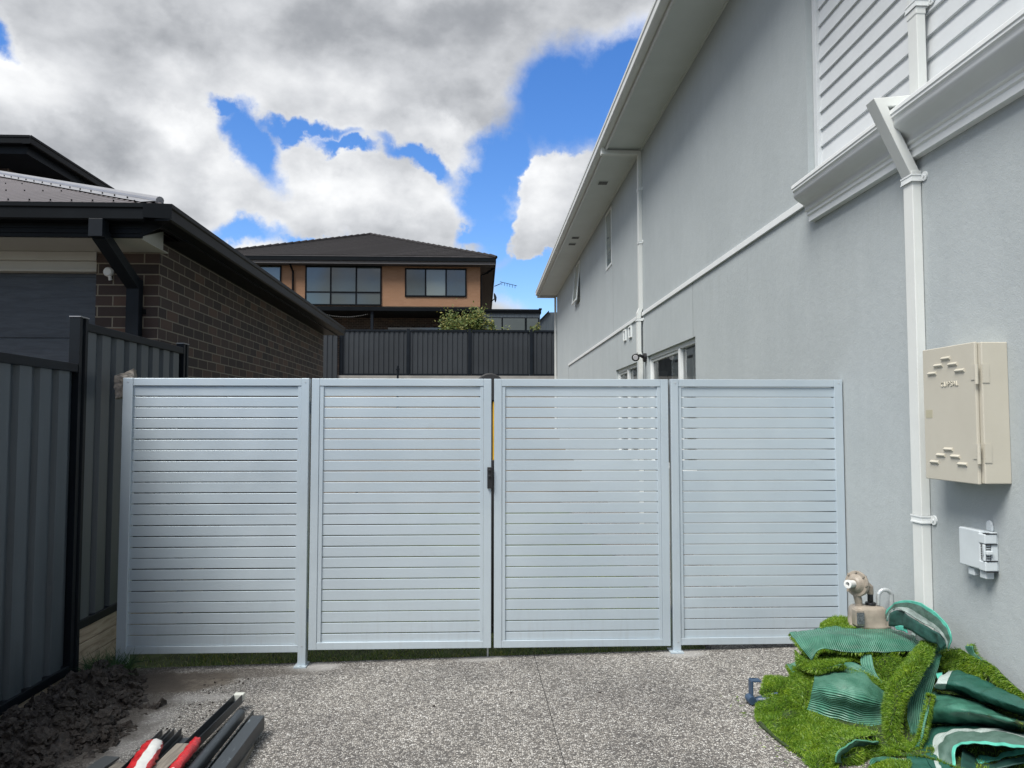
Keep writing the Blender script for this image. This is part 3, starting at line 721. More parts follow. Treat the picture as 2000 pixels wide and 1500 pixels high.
mb.box((2.352-.029, YP-.049, 2.86), (2.352+.027, YP+.049, 2.925)); mb.box((2.402-.029, YP-.049, 3.80), (2.402+.027, YP+.049, 3.85))
dp = mb.build('downpipe', M_pipe, H, bevel=.0035, seg=2)
bracket(dp, YP, 2.352, 2.885, .098, .056, XW); bracket(dp, YP, 2.352, 1.05, .09, .05, XW); bracket(dp, YP, 2.402, 3.86, .098, .056, XW+.068)
YF = 11.2
mb = MB(); rect_pipe(mb, [(1.80, YF, 5.80), (1.80, YF, 5.69)], .10, .07); rect_pipe(mb, [(1.80, YF, 5.76), (1.805, YF, 5.60), (2.352, YF, 5.60), (2.352, YF, 3.27), (2.322, YF, 3.20), (2.322, YF, 2.62), (2.345, YF, 2.55), (2.345, YF, 0)], .10, .055)
dp = mb.build('downpipe', M_pipe, H, bevel=.003); bracket(dp, YF, 2.352, 5.05, .10, .055, XW); bracket(dp, YF, 2.352, 4.25, .10, .055, XW); bracket(dp, YF, 2.322, 3.1, .10, .06, XW)
mb = MB(); rect_pipe(mb, [(1.80, YE-.02, 5.74), (1.81, YE-.02, 5.63), (2.36, YE-.02, 5.63), (2.36, YE-.02, 0)], .09, .06)
mb.build('downpipe', M_pipe, H)

# ------------------------------------------------ meter cabinet
c0 = thing('meter_cabinet', (XW, 3.6, 1.28), 'cream steel meter cabinet with louvred hinged door on grey wall', 'meter box')
y0, y1, z0, z1, xf = 3.37, 3.80, 1.285, 1.925, 2.24
mb = MB(); mb.box((xf+.018, y0, z0), (XW, y1, z1)); mb.build('cabinet_body', M_mbox, c0, bevel=.004)
mb = MB(); mb.box((xf, y0+.022, z0-.004), (xf+.016, y1+.003, z1+.003)); dr_ = mb.build('door', M_mbox, c0, bevel=.004)
for zc, sgn in ((1.832, -1), (1.395, -1)):
    for k, (oy, oz) in enumerate(((-.115, .0), (-.062, .036), (.0, .066), (.052, .034), (.105, .0))):
        s = MB(); yc = (y0+y1)/2+.02-oy*1.0; zc_ = zc-.028+oz
        n_ = 8
        prof = [(xf+.001, yc-.032, zc_+.010-.0)] 
        s.extrude([(xf-.009*math.sin(math.pi*t/6), yc-.034, zc_-.009+.018*t/6) for t in range(7)], (0, yc-.034, 0), (0, yc+.034, 0), smooth=True)
        sub(dr_, s, 'louvre', M_mbox)
for zc in (1.79, 1.43):
    s = MB(); s.box((xf-.003, y0+.004, zc-.035), (xf+.0, y0+.05, zc+.035)); s.cyl((xf-.003, y0+.008, zc-.055), (xf-.003, y0+.008, zc+.035), .008, n=10); s.box((xf+.018, y0-.003, zc-.05), (xf+.05, y0, zc+.035))
    s.build('hinge', M_mbox, c0)
cu = bpy.data.curves.new('t', 'FONT'); cu.body = 'CLIPSAL'; cu.size = .034; cu.extrude = .0022; cu.align_x = 'CENTER'; cu.space_character = 1.15
to = bpy.data.objects.new('t', cu); col.objects.link(to); bpy.context.view_layer.update()
tm = bpy.data.meshes.new_from_object(to.evaluated_get(bpy.context.evaluated_depsgraph_get())); bpy.data.objects.remove(to)
tm.transform(Matrix.Translation((xf-.001, 3.585, 1.735)) @ Matrix(((0, 0, -1, 0), (-1, 0, 0, 0), (0, 1, 0, 0), (0, 0, 0, 1))))
tm.materials.clear(); tm.materials.append(M_mbox); te = bpy.data.objects.new('lettering', tm); col.objects.link(te); te.parent = dr_
mb = MB(); mb.box((xf-.001, 3.73, 1.585), (xf, 3.785, 1.625)); sub(dr_, mb, 'sticker', M_sticker)
# ------------------------------------------------ small pale service box
c1 = thing('service_box', (XW, 3.57, .88), 'small pale grey plastic service box with side latch and bottom ducts', 'utility box')
y0, y1, z0, z1, xf = 3.475, 3.665, .875, 1.055, 2.315
mb = MB(); mb.box((xf+.03, y0, z0), (XW, y1, z1)); mb.box((XW-.012, 3.50, z1), (XW, 3.545, z1+.03)); mb.cyl((XW-.014, 3.522, z1+.03), (XW, 3.522, z1+.03), .02); mb.build('base', M_nbn, c1, bevel=.006)
mb = MB(); mb.box((xf, y0+.035, z0+.004), (xf+.03, y1+.004, z1+.004)); mb.box((xf+.006, y0+.004, z0+.01), (xf+.03, y0+.035, z1-.004)); mb.build('cover', M_nbn, c1, bevel=.007, seg=3)
for zc in (1.025, .90):
    mb = MB(); mb.box((xf-.002, y0-.003, zc-.022), (xf+.056, y0+.045, zc+.022)); cl = mb.build('clip', M_nbn, c1, bevel=.004)
    for o_ in (.0225, -.0265): s = MB(); s.box((xf+.004, y0-.005, zc+o_), (XW-.008, y0+.02, zc+o_+.004)); sub(cl, s, 'gap', M_black)
mb = MB(); [mb.box((xf-.001, y0+.004, .932+k*.0105), (xf+.06, y0+.03, .937+k*.0105)) for k in range(7)]; mb.build('grille', M_vent, c1)
mb = MB(); mb.face([(xf-.004, y0+.012, .925), (xf-.010, y0-.004, .96), (xf-.004, y0+.010, 1.0)]); mb.box((xf+.0, y0-.014, .955), (xf+.03, y0+.0, .972)); mb.box((xf-.006, y0-.002, .925), (xf+.004, y0+.012, 1.0)); mb.build('latch', M_nbn, c1, bevel=.003)
for yc in (3.515, 3.60):
    mb = MB(); mb.box((xf+.012, yc-.022, z0-.036), (XW-.012, yc+.022, z0)); mb.build('duct_cover', M_nbn, c1, bevel=.004)
# ------------------------------------------------ sensor flood light beside the far downpipe
c2 = thing('flood_light', (XW, 11.0, 2.5), 'small black spotlight with round lens beside the far downpipe', 'light')
mb = MB(); mb.cyl((XW, 10.97, 2.52), (XW-.04, 10.97, 2.52), .065); mb.build('base', M_black, c2)
mb = MB(); mb.tube([(XW-.03, 10.97, 2.52), (XW-.09, 10.95, 2.55), (XW-.17, 10.93, 2.53)], .022); mb.build('arm', M_black, c2)
mb = MB(); mb.lathe([(.03, .12), (.04, .10), (.048, .04), (.056, 0), (.050, -.004)], (2.20, 10.84, 2.51), (.15, 1, .25)); lh = mb.build('lamp_head', M_black, c2)
mb = MB(); mb.lathe([(.034, -.008), (.040, 0)], (2.20, 10.84, 2.51), (.15, 1, .25)); sub(lh, mb, 'lens', M_lamp)

# ================================================================== GATES
D = 4.95; ZT = 1.847
def frame_panel(name, x0, x1, zb, label, cat, posts=(), chan=(.022, .022), stile=(.05, .05), ztop=ZT, group=None):
    t = thing(name, ((x0+x1)/2, D, 0), label, cat, group); th = .05; yb = D+th
    sl_, sr = stile
    for nm, a_, b_ in (('top_rail', (x0+sl_, D, ztop-.048), (x1-sr, yb, ztop)), ('bottom_rail', (x0+sl_, D, zb), (x1-sr, yb, zb+.045)), ('stile', (x0, D, zb), (x0+sl_, yb, ztop)), ('stile', (x1-sr, D, zb), (x1, yb, ztop))):
        if nm == 'stile' and ((a_[0] == x0 and 0 in posts) or (a_[0] != x0 and 1 in posts)): continue
        f = MB(); f.box(a_, b_); f.build(nm, M_gate, t, bevel=.0025)
    if chan[0]: c = MB(); c.box((x0+sl_+.001, D+.004, zb+.0455), (x0+sl_+chan[0], yb-.004, ztop-.0485)); c.build('side_channel', M_gate, t, bevel=.0015)
    if chan[1]: c = MB(); c.box((x1-sr-chan[1], D+.004, zb+.0455), (x1-sr-.001, yb-.004, ztop-.0485)); c.build('side_channel', M_gate, t, bevel=.0015)
    s = MB(); a = x0+sl_+chan[0]-.004; b = x1-sr-chan[1]+.004; zz = 1.7965
    while zz > zb+.045+.004:
        zl = max(zz-.0622, zb+.0452); o_ = random.uniform(-.0004, .0004); Mx = Matrix.Translation((0, D+.012, (zl+zz)/2+o_)) @ Matrix.Rotation(random.gauss(0, .006), 4, 'X') @ Matrix.Rotation(random.gauss(0, .00025), 4, 'Y')
        s.box((a, 0, (zl-zz)/2), (b, .016, (zz-zl)/2-.0005), Mx); zz -= .06796
    s.build('slats', M_gate, t, bevel=.0022)
    return t
def post(t, xa, xb, foot=True, plate='both'):
    g = gz((xa+xb)/2); p_ = MB(); p_.box((xa, D-.004, g-.01 if foot else .1), (xb, D+.054, ZT+.001)); po = p_.build('post', M_gate, t, bevel=.003)
    return po
def foot(po, x0, x1, yo0, yo1):
    g = gz((x0+x1)/2); q = MB(); q.box((x0, D-yo0, g+.001), (x1, D+yo1, g+.009)); q.cyl(((x0+x1)/2+.0, D-yo0*.55, g+.009), ((x0+x1)/2+.0, D-yo0*.55, g+.015), .008, n=6); sub(po, q, 'base_plate', M_gate)
gA = frame_panel('slat_screen', -2.265, -1.097, .125, 'fixed slat screen at the left end, standing between dark fence and gate', 'fence panel', posts=(0, 1), chan=(0, .022), stile=(.062, .05))
post(gA, -2.265, -2.203); pa = post(gA, -1.147, -1.097); foot(pa, -1.165, -1.088, .035, .085)
gB = frame_panel('gate_leaf', -1.082, .066, .138, 'left leaf of the double gate, with the black latch on its edge', 'gate', stile=(.05, .05), chan=(.026, .022))
gC = frame_panel('gate_leaf', .084, 1.216, .138, 'right leaf of the double gate, hinged beside the base-plated post', 'gate', stile=(.05, .05), chan=(.022, .022))
gD = frame_panel('slat_screen', 1.232, 2.372, .142, 'fixed slat screen at the right end, against the grey house wall', 'fence panel', posts=(0, ), chan=(.022, 0), stile=(.05, .055))
pd = post(gD, 1.232, 1.282); foot(pd, 1.208, 1.292, .035, .075)
mb = MB(); mb.box((.040, D-.022, 1.145), (.074, D-.001, 1.280)); mb.box((.046, D-.034, 1.215), (.062, D-.022, 1.232)); mb.cyl((.055, D-.03, 1.26), (.055, D-.02, 1.26), .009, n=10); mb.box((.067, D-.001, 1.125), (.083, D+.03, 1.325)); mb.build('latch', M_black, gB, bevel=.003)
for zc in (1.66, .34):
    for t, x in ((gB, -1.091), (gC, 1.224)):
        mb = MB(); mb.cyl((x, D+.057, zc-.04), (x, D+.057, zc+.04), .007, n=8); mb.build('hinge', M_gate, t)
mb = MB(); mb.cyl((.045, D+.06, gz(0)-.01), (.045, D+.06, .55), .006, n=8); mb.box((.03, D+.051, .30), (.06, D+.068, .33)); mb.build('drop_bolt', M_galv, gB)

for t, x0, x1 in ((gA, -2.265, -1.097), (gD, 1.232, 2.372)):
    for x in (x0+.03, x1-.025):
        for zc in (ZT-.024, .165): mb = MB(); mb.cyl((x, D-.0065 if x < 1.3 and x != x1-.025 or t is gA else D-.002, zc), (x, D+.001, zc), .0045, n=8); mb.build('screw', M_galv, t)
# ------------------------------------------------ things glimpsed behind and beside the gates
mq = MB(); mq.box((.052, 5.60, .12), (.108, 5.625, 1.80))
t = thing('upright_hand_trolley', (.08, 5.6, .05), 'yellow upright frame with rounded black top behind the gap between gate leaves', 'trolley')
mb = MB(); mb.box((.085, 5.58, 1.28), (.115, 5.60, 1.755)); mb.build('panel', M_yellow, t, bevel=.004); mq.build('frame', M_rubber, t)
mb = MB(); mb.lathe([(.095, -.03), (.105, -.02), (.105, .02), (.095, .03)], (.063, 5.6, 1.822), (0, 1, 0), n=32); mb.build('top_wheel', M_rubber, t)
mb = MB(); mb.box((-.06, 5.585, .06), (.19, 5.66, .12)); mb.build('foot', M_rubber, t, bevel=.005)
def rock(mb, c, s, seed, detail=2, amp=.35, aniso=(1, 1, 1), rot=None):
    bm = bmesh.new(); bmesh.ops.create_icosphere(bm, subdivisions=detail, radius=1)
    Rm_ = (rot or Matrix.Rotation(seed*1.7, 3, 'Z') @ Matrix.Rotation(seed*2.3, 3, 'X'))
    idx = {}
    for v in bm.verts:
        n_ = v.co.normalized(); k = 1+amp*noise.noise(n_*1.3+Vector((seed, 0, 0)))+amp*.55*noise.noise(n_*3.1+Vector((0, seed, 0)))+(amp*.35*noise.noise(n_*7+Vector((0, 0, seed))) if detail > 2 else 0)
        q = Vector((n_.x*aniso[0], n_.y*aniso[1], n_.z*aniso[2]))*k*s
        idx[v] = len(mb.v)+v.index*0
        v.co = Rm_ @ q
    base = len(mb.v)
    for f in bm.faces:
        mb.face([v.co+Vector(c) for v in f.verts], smooth=False)
    bm.free()
# stone lump jammed behind the corner of the screen
bm = bmesh.new(); bmesh.ops.create_cube(bm, size=1); bmesh.ops.subdivide_edges(bm, edges=bm.edges, cuts=7, use_grid_fill=True)
for v in bm.verts:
    q = v.co.copy(); v.co = Vector((q.x*.115, q.y*.11, q.z*.150)); v.co.z += q.x*.035
    nn = q.normalized(); v.co += nn*(.010*noise.noise(q*3+Vector((5, 1, 2)))+.006*noise.noise(q*9)+.003*noise.noise(q*22))
    r_ = max(abs(q.x), abs(q.z)); 
me = bpy.data.meshes.new('stone_lump'); bm.to_mesh(me); bm.free(); me.materials.append(M_stone)
o = bpy.data.objects.new('stone_lump', me); col.objects.link(o); o.location = (-2.300, 5.065, 1.812); o.rotation_euler = (0, R(-4), R(14))
tag(o, 'rough pale stone lump jammed between dark fence and top corner of slat screen', 'stone')

# ================================================================== LEFT FENCE
F = thing('steel_fence', (-2.42, 4.7, 0), 'dark grey ribbed steel boundary fence stepping up along the left side', 'fence')
def ribbed(mb, p0, p1, z0, z1, out, pitch=.19, depth=.026, ph=0.0):
    """vertical ribs from p0 to p1 (x,y); out = unit xy toward the viewer"""
    p0 = Vector((*p0, 0)); p1 = Vector((*p1, 0)); L = (p1-p0).length; d = (p1-p0)/L; o_ = Vector((*out, 0))
    prof = [(0, 1), (.58, 1), (.66, 0), (.92, 0), (1.0, 1)]
    pts = []; k = -1
    while k*pitch < L+pitch:
        for a, h in prof[:-1]:
            s_ = (k+a+ph)*pitch
            if 0 <= s_ <= L: pts.append((s_, h))
        k += 1
    pts = [(0, pts[0][1])]+pts+[(L, pts[-1][1])]
    for (a, ha), (b, hb) in zip(pts, pts[1:]):
        if b-a < 1e-4: continue
        A_ = p0+d*a+o_*(ha*depth); B_ = p0+d*b+o_*(hb*depth)
        mb.face([(A_.x, A_.y, z0), (B_.x, B_.y, z0), (B_.x, B_.y, z1), (A_.x, A_.y, z1)], [(a, z0), (b, z0), (b, z1), (a, z1)])
XFn = -2.42
mb = MB(); ribbed(mb, (XFn-.035, -2.0), (XFn-.035, 4.70), .12, 1.90, (1, 0), ph=.3); o = mb.build('panel', M_fence, F); o['label'] = 'lower near panel'
mb = MB(); ribbed(mb, (XFn-.035, 4.80), (XFn-.035, 6.32), .34, 2.15, (1, 0), ph=.1); o = mb.build('panel', M_fence, F); o['label'] = 'raised far panel'
for (ya, yb, za) in ((-2, 4.70, 1.865), (4.80, 6.32, 2.125), (-2, 4.70, .085), (4.80, 6.32, .315)):
    mb = MB(); mb.box((XFn-.05, ya, za), (XFn+.004, yb, za+.052)); mb.build('rail', M_frame, F, bevel=.004)
for (ya, zt) in ((4.70, 2.20), (6.32, 2.21)):
    mb = MB(); prf = [(-.055, 0), (.006, 0), (.006, .030), (-.008, .034), (-.008, .066), (.006, .070), (.006, .10), (-.055, .10)]
    mb.extrude([(XFn+a, ya+b, -.05) for a, b in prf], (0, 0, -.05), (0, 0, zt)); po = mb.build('post', M_frame, F)
    q = MB(); q.box((XFn-.058, ya-.003, zt), (XFn+.009, ya+.103, zt+.006)); sub(po, q, 'post_cap', M_ridge)
for (ya, yb, za, zb) in ((-2, 4.695, -.10, .083), (4.81, 6.9, .225, .313), (4.81, 6.9, .13, .222), (4.81, 6.9, -.06, .127)):
    mb = MB(); mb.box((XFn-.045, ya, za), (XFn-.003, yb, zb)); mb.build('sleeper', M_sleeper, F, bevel=.004)

# ================================================================== DARK BRICK GARAGE HOUSE (left)
G = thing('brick_house', (-5, 9, .3), 'dark brown brick house with steel roof and dark garage door on the left', 'house')
XB = -2.575; YB = 6.2
mb = MB()
mb.face([(XB, YB, 0), (XB, 12.6, 0), (XB, 12.6, 3.12), (XB, YB, 3.12)])
mb.face([(-3.07, YB, 0), (XB, YB, 0), (XB, YB, 2.93), (-3.07, YB, 2.93)], [(.12-.495, 0), (.12, 0), (.12, 2.93), (.12-.495, 2.93)])
mb.face([(-3.07, YB+.12, 0), (-3.07, YB, 0), (-3.07, YB, 2.93), (-3.07, YB+.12, 2.93)])
mb.face([(XB, 12.6, 0), (-9, 12.6, 0), (-9, 12.6, 3.12), (XB, 12.6, 3.12)])
mb.face([(-9, YB, 0), (-8.5, YB, 0), (-8.5, YB, 2.93), (-9, YB, 2.93)]); mb.face([(-9, 12.6, 0), (-9, YB, 0), (-9, YB, 2.93), (-9, 12.6, 2.93)])
mb.build('wall', M_brick, G)
dm = MB(); zz = .25
while zz < 2.7:
    dm.box((-8.5, YB+.09, zz), (-3.07, YB+.13, min(zz+.492, 2.775))); zz += .50
dm.box((-8.5, YB+.10, .2), (-3.07, YB+.14, 2.775)); dm.build('garage_door', M_door, G, bevel=.003)
mb = MB(); mb.box((-8.5, YB+.02, 2.775), (-3.07, YB+.14, 2.80)); mb.box((-8.5, YB+.03, 2.80), (-3.07, YB+.14, 2.86)); mb.box((-8.5, YB-.01, 2.86), (-3.07, YB+.14, 2.93)); mb.build('door_lintel', M_cream, G, bevel=.003)
mb = MB(); mb.box((-9.2, 5.72, 2.932), (-2.53, YB+.05, 2.94)); mb.face([(-2.53, 5.73, 2.94), (-2.55, YB-.002, 2.935), (-2.55, YB-.002, 3.10)]); mb.build('soffit', M_cream, G)
mb = MB(); mb.box((-9.2, 5.685, 2.925), (-2.50, 5.715, 3.04)); mb.box((-9.2, 5.675, 2.955), (-2.50, 5.685, 2.965)); mb.box((-9.2, 5.675, 2.99), (-2.50, 5.685, 3.0))
mb.box((-2.40, 5.72, 3.015), (-2.37, 12.7, 3.12)); mb.face([(XB+.001, YB, 3.02), (XB+.001, 12.65, 3.02), (-2.38, 12.65, 3.02), (-2.38, YB, 3.02)]); mb.face([(XB, YB-.005, 3.115), (-2.38, 5.74, 3.02), (-2.53, 5.70, 2.93)])
mb.face([(-2.50, 5.685, 2.925), (-2.37, 5.72, 3.015), (-2.37, 5.72, 3.12), (-2.50, 5.685, 3.12)])
mb.build('fascia', M_dgut, G)
gp2 = [(0, 0), (.10, 0), (.112, .012), (.112, .085), (.122, .095), (.122, .125), (.114, .125), (.10, .10), (.095, .02), (0, .012)]
mb = MB(); mb.extrude([(-9.2, 5.685-a, 3.025+b) for a, b in gp2], (-9.2, 0, 0), (-2.44, 0, 0)); mb.extrude([(-2.37+a, 5.60, 3.03+b) for a, b in gp2], (0, 5.60, 0), (0, 12.75, 0))
mb.face([(-2.44, 5.563, 3.045), (-2.248, 5.60, 3.045), (-2.248, 5.60, 3.155), (-2.44, 5.563, 3.15)]); mb.face([(-2.44, 5.685, 3.025), (-2.44, 5.573, 3.025), (-2.25, 5.61, 3.03), (-2.37, 5.72, 3.03)])
mb.build('gutter', M_dgut, G)
# corrugated roof
tp = math.tan(R(21)); y0r = 5.60; x1r = -2.30; z0r = 3.15
nx = int(6.9/.076*8); mb = MB(); prev = None
for i in range(nx+1):
    x = x1r-6.9*i/nx; lim = min(x1r-x, x+9.2 if x > -9.2 else 0, 3.45); lim = max(lim, 0)
    hgt = .0095*math.tanh(1.6*math.cos(2*math.pi*x/.076))/.92
    cur = ((x, y0r, z0r+hgt), (x, y0r+lim, z0r+lim*tp+hgt))
    if prev: mb.face([prev[0], cur[0], cur[1], prev[1]][::-1], smooth=True)
    prev = cur
apex = (-5.75, y0r+3.45, z0r+3.45*tp); back = (-5.75, 9.3, z0r+3.45*tp)
mb.face([(x1r, y0r, z0r), (x1r, 12.75, z0r), back, apex]); mb.face([(x1r, 12.75, z0r), (-9.2, 12.75, z0r), back]); mb.face([(-9.2, 12.75, z0r), (-9.2, y0r, z0r), apex, back])
rf = mb.build('roof', M_metalroof, G, weld=True)
mb = MB(); a_, b_ = Vector((x1r-.06, y0r+.06, z0r+.045)), Vector(apex)+Vector((0, 0, .03))
mb.tube([a_, b_], .030, n=12); dd = (b_-a_).normalized(); sdv = Vector((-.7, -.7, -.27)).normalized()
w_ = Vector((-.13, -.02, -.015)); mb.face([a_, b_, b_+w_, a_+w_]); w2 = Vector((.02, .13, -.015)); mb.face([a_, a_+w2, b_+w2, b_])
sub(rf, mb, 'ridge_cap', M_ridge)
scr = MB()
for row in (.12, .95, 1.75, 2.6):
    k = 0; x = x1r-.15-row
    while x > -8.5:
        scr.cyl((x, y0r+row, z0r+row*tp+.008), (x, y0r+row-.005, z0r+row*tp+.018), .006, n=6); x -= .152
tt = .25
while tt < 3.4:
    p_ = a_.lerp(b_, tt/3.5)+w_*.75; scr.cyl(p_, p_+Vector((0, 0, .012)), .006, n=6); tt += .19
sub(rf, scr, 'roof_screws', M_dgut)
# spout and dropper
mb = MB(); mb.box((-2.815, 5.55, 2.90), (-2.715, 5.65, 3.03))
def ppipe(mb, pts, wx, wy):
    pts = [Vector(q) for q in pts]
    for a, b in zip(pts, pts[1:]):
        d = (b-a).normalized(); xv = Vector((1, 0, 0)); nv = d.cross(xv).normalized(); q = [(-1, -1), (1, -1), (1, 1), (-1, 1)]
        A_ = [a+xv*wx/2*s+nv*wy/2*t_ for s, t_ in q]; mb.extrude(A_, a, b)
mb2 = MB(); ppipe(mb, [(-2.765, 5.62, 2.93), (-2.745, 6.13, 2.66)], .095, .085); mb.box((-2.795, 6.115, 0), (-2.695, 6.19, 2.70)); dpg = mb.build('downpipe', M_frame, G, bevel=.003)
mb = MB(); mb.box((-2.817, 6.185, 2.43), (-2.673, 6.199, 2.47)); sub(dpg, mb, 'bracket', M_dgut)
# upper storey
mb = MB(); mb.face([(-14, 11.8, 3.0), (-7.2, 11.8, 3.0), (-7.2, 11.8, 5.45), (-14, 11.8, 5.45)]); mb.face([(-7.2, 11.8, 3.0), (-7.2, 18, 3.0), (-7.2, 18, 5.45), (-7.2, 11.8, 5.45)]); mb.build('upper_wall', M_brick, G)
mb = MB(); mb.box((-14, 11.2, 5.45), (-6.6, 18, 5.47)); mb.box((-14, 11.15, 5.45), (-6.6, 11.2, 5.60)); mb.box((-6.6, 11.15, 5.45), (-6.55, 18, 5.60)); mb.build('upper_eave', M_frame, G)
mb = MB(); mb.extrude([(-14, 11.15-a, 5.56+b) for a, b in gp2], (-14, 0, 0), (-6.45, 0, 0)); mb.extrude([(-6.55+a, 11.03, 5.56+b) for a, b in gp2], (0, 11.03, 0), (0, 18, 0)); mb.build('upper_gutter', M_dgut, G)
mb = MB(); mb.face([(-14, 11.1, 5.67), (-6.5, 11.1, 5.67), (-10, 14.6, 7.0), (-14, 14.6, 7.0)]); mb.face([(-6.5, 11.1, 5.67), (-6.5, 18, 5.67), (-10, 14.6, 7.0)]); mb.build('upper_roof', M_metalroof, G)
c3 = thing('wall_sensor', (-2.96, 6.2, 2.73), 'small round white fitting on dark brick pier beside garage door', 'sensor')
mb = MB(); mb.lathe([(.02, .0), (.036, .006), (.038, .03), (.030, .045)], (-2.965, 6.2, 2.765), (0, -1, 0)); mb.build('body', M_whitepl, c3)
mb = MB(); mb.cyl((-2.95, 6.185, 2.70), (-2.955, 6.175, 2.74), .014, n=12); mb.build('stem', M_whitepl, c3)

# ================================================================== REAR FENCE + RETAINING WALL
RF = thing('rear_fence', (-1.5, 29.5, 3.35), 'dark ribbed steel fence on the raised ground below the tan brick house', 'fence')
posts = [-5.35, -2.80, -.45, 1.93, 4.3, 6.7]
for a, b in zip(posts, posts[1:]):
    mb = MB(); ribbed(mb, (a+.06, 29.5), (b-.06, 29.5), 3.50, 5.14, (0, -1), ph=random.random()); mb.build('panel', M_rearfence, RF)
    mb = MB(); mb.box((a+.08, 29.45, 5.13), (b-.08, 29.53, 5.205)); mb.box((a+.08, 29.45, 3.44), (b-.08, 29.53, 3.51)); mb.build('rail', M_frame, RF)
for a in posts:
    mb = MB(); mb.box((a-.06, 29.42, 3.2), (a+.06, 29.54, 5.235)); mb.build('post', M_frame, RF)
mb = MB(); ribbed(mb, (-9.0, 29.3), (-5.45, 29.3), 3.0, 5.02, (0, -1)); o = mb.build('panel', M_rearfence, RF); o['label'] = 'lower leftmost panel'
mb = MB(); mb.box((-9, 29.25, 5.02), (-5.45, 29.33, 5.08)); mb.build('rail', M_frame, RF)
t = MB(); t.box((-12, 29.38, 2.0), (8, 29.46, 3.43)); tag(t.build('retaining_wall', M_conc), 'pale low retaining wall under the rear steel fence', 'wall')
o = MB(); o.cyl((-3.15, 29.1, 1.9), (-3.15, 29.1, 3.78), .04); o.box((-3.22, 29.05, 3.62), (-3.08, 29.15, 3.66)); tag(o.build('garden_stake', M_frame), 'thin dark stake standing in front of the rear fence', 'stake')

# ================================================================== TAN BRICK HOUSE (far)
T_ = thing('tan_brick_house', (-6, 42, 3.35), 'two storey tan brick house with dark tiled hip roof beyond the rear fence', 'house')
mb = MB(); YF_ = 38.0
mb.box((-13.0, YF_, 7.42), (-.06, YF_+14, 9.42)); mb.build('upper_wall', M_tan, T_)
mb = MB(); mb.box((-13.0, YF_-.001, 3.3), (-.06, YF_+14, 7.40)); mb.build('lower_wall', M_brick, T_)
mb = MB(); mb.box((-13.6, 37.42, 9.42), (.68, 56, 9.45)); o = mb.build('soffit', M_frame, T_)
M_sof2 = mat('grey eave', (.11, .105, .105), rough=.7); o.data.materials[0] = M_sof2
mb = MB(); mb.box((-13.66, 37.36, 9.56), (.72, 37.44, 9.75)); mb.box((.64, 37.44, 9.56), (.72, 56, 9.75)); mb.build('gutter', M_dgut, T_)
mb = MB(); mb.box((-13.6, 37.44, 9.42), (.66, 37.47, 9.57)); mb.box((.62, 37.47, 9.42), (.65, 56, 9.57)); mb.build('fascia', M_sof2, T_)
def uvq(pts, o, u): 
    o = Vector(o); u = Vector(u).normalized(); n_ = (Vector(pts[1])-Vector(pts[0])).cross(Vector(pts[2])-Vector(pts[0])).normalized(); v_ = n_.cross(u)
    return [((Vector(q)-o).dot(u), (Vector(q)-o).dot(v_)) for q in pts]
mb = MB(); zr = 9.76; pk = (-6.47, 44.5, 12.60); pk2 = (-6.47, 49.0, 12.60)
for pts, u in (([(-13.66, 37.35, zr), (.73, 37.35, zr), pk], (1, 0, 0)), ([(.73, 37.35, zr), (.73, 56, zr), pk2, pk], (0, 1, 0)), ([(.73, 56, zr), (-13.66, 56, zr), pk2], (-1, 0, 0)), ([(-13.66, 56, zr), (-13.66, 37.35, zr), pk, pk2], (0, -1, 0))):
    mb.face(pts, uvq(pts, pts[0], u))
rf = mb.build('roof', M_tile, T_)
mb = MB()
for a, b in (((.73, 37.35, zr), pk), ((-13.66, 37.35, zr), pk)):
    a, b = Vector(a), Vector(b); n_ = 24
    for k in range(n_):
        p0_, p1_ = a.lerp(b, k/n_), a.lerp(b, (k+1.06)/n_); mb.cyl(p0_+Vector((0, 0, .01)), p1_+Vector((0, 0, .04)), .085, .10, n=8)
sub(rf, mb, 'ridge_tiles', M_tile)
for fy in (0,):
    nrow = 22; a0 = Vector((-13.66, 37.35, zr)); 
    mb = MB()
    for k in range(1, nrow):
        t = k/nrow; L_ = Vector((-13.66, 37.35, zr)).lerp(Vector(pk), t); R__ = Vector((.73, 37.35, zr)).lerp(Vector(pk), t)
        mb.extrude([L_+Vector((0, -.02, -.0)), L_+Vector((0, -.02, .035)), L_+Vector((0, .30, .13)), L_+Vector((0, .30, .09))], L_, R__)
    sub(rf, mb, 'tile_courses', M_tile)
M_glasspale = mat('window glass over pale blind', (.16, .19, .18), rough=.03, spec=.9)
def win_far(x0, x1, z0, z1, cols, rowz=None, y=YF_, name='window', tint=None):
    f = MB(); t = .07; f.box((x0, y-.05, z0), (x1, y-.0, z0+t)); f.box((x0, y-.05, z1-t), (x1, y, z1))
    e = [x0+(x1-x0)*k/cols for k in range(cols+1)]
    for i, q in enumerate(e): 
        a = q if i == 0 else q-t if i == cols else q-t/2; f.box((a, y-.055, z0+t), (a+t, y, z1-t))
    if rowz: f.box((x0+t, y-.052, rowz-t/2), (x1-t, y-.002, rowz+t/2))
    fr = f.build(name, M_dgut, T_)
    for i in range(cols):
        for (za, zb) in (((z0+t, rowz), (rowz, z1-t)) if rowz else ((z0+t, z1-t),)):
            g = MB(); d1, d2 = random.uniform(-.014, .014), random.uniform(-.014, .014); g.face([(e[i], y-.02, za), (e[i+1], y-.02+d1, za), (e[i+1], y-.02+d1+d2, zb), (e[i], y-.02+d2, zb)])
            sub(fr, g, 'pane', M_glasspale if (cols == 3 and not rowz and i == 1) or (cols == 2 and i == 1) else M_glassfar)
    return fr
win_far(-8.69, -4.94, 7.44, 9.42, 3, 8.10); win_far(-3.79, -.74, 7.90, 9.33, 3)
win_far(-12.4, -9.86, 7.6, 9.40, 2)
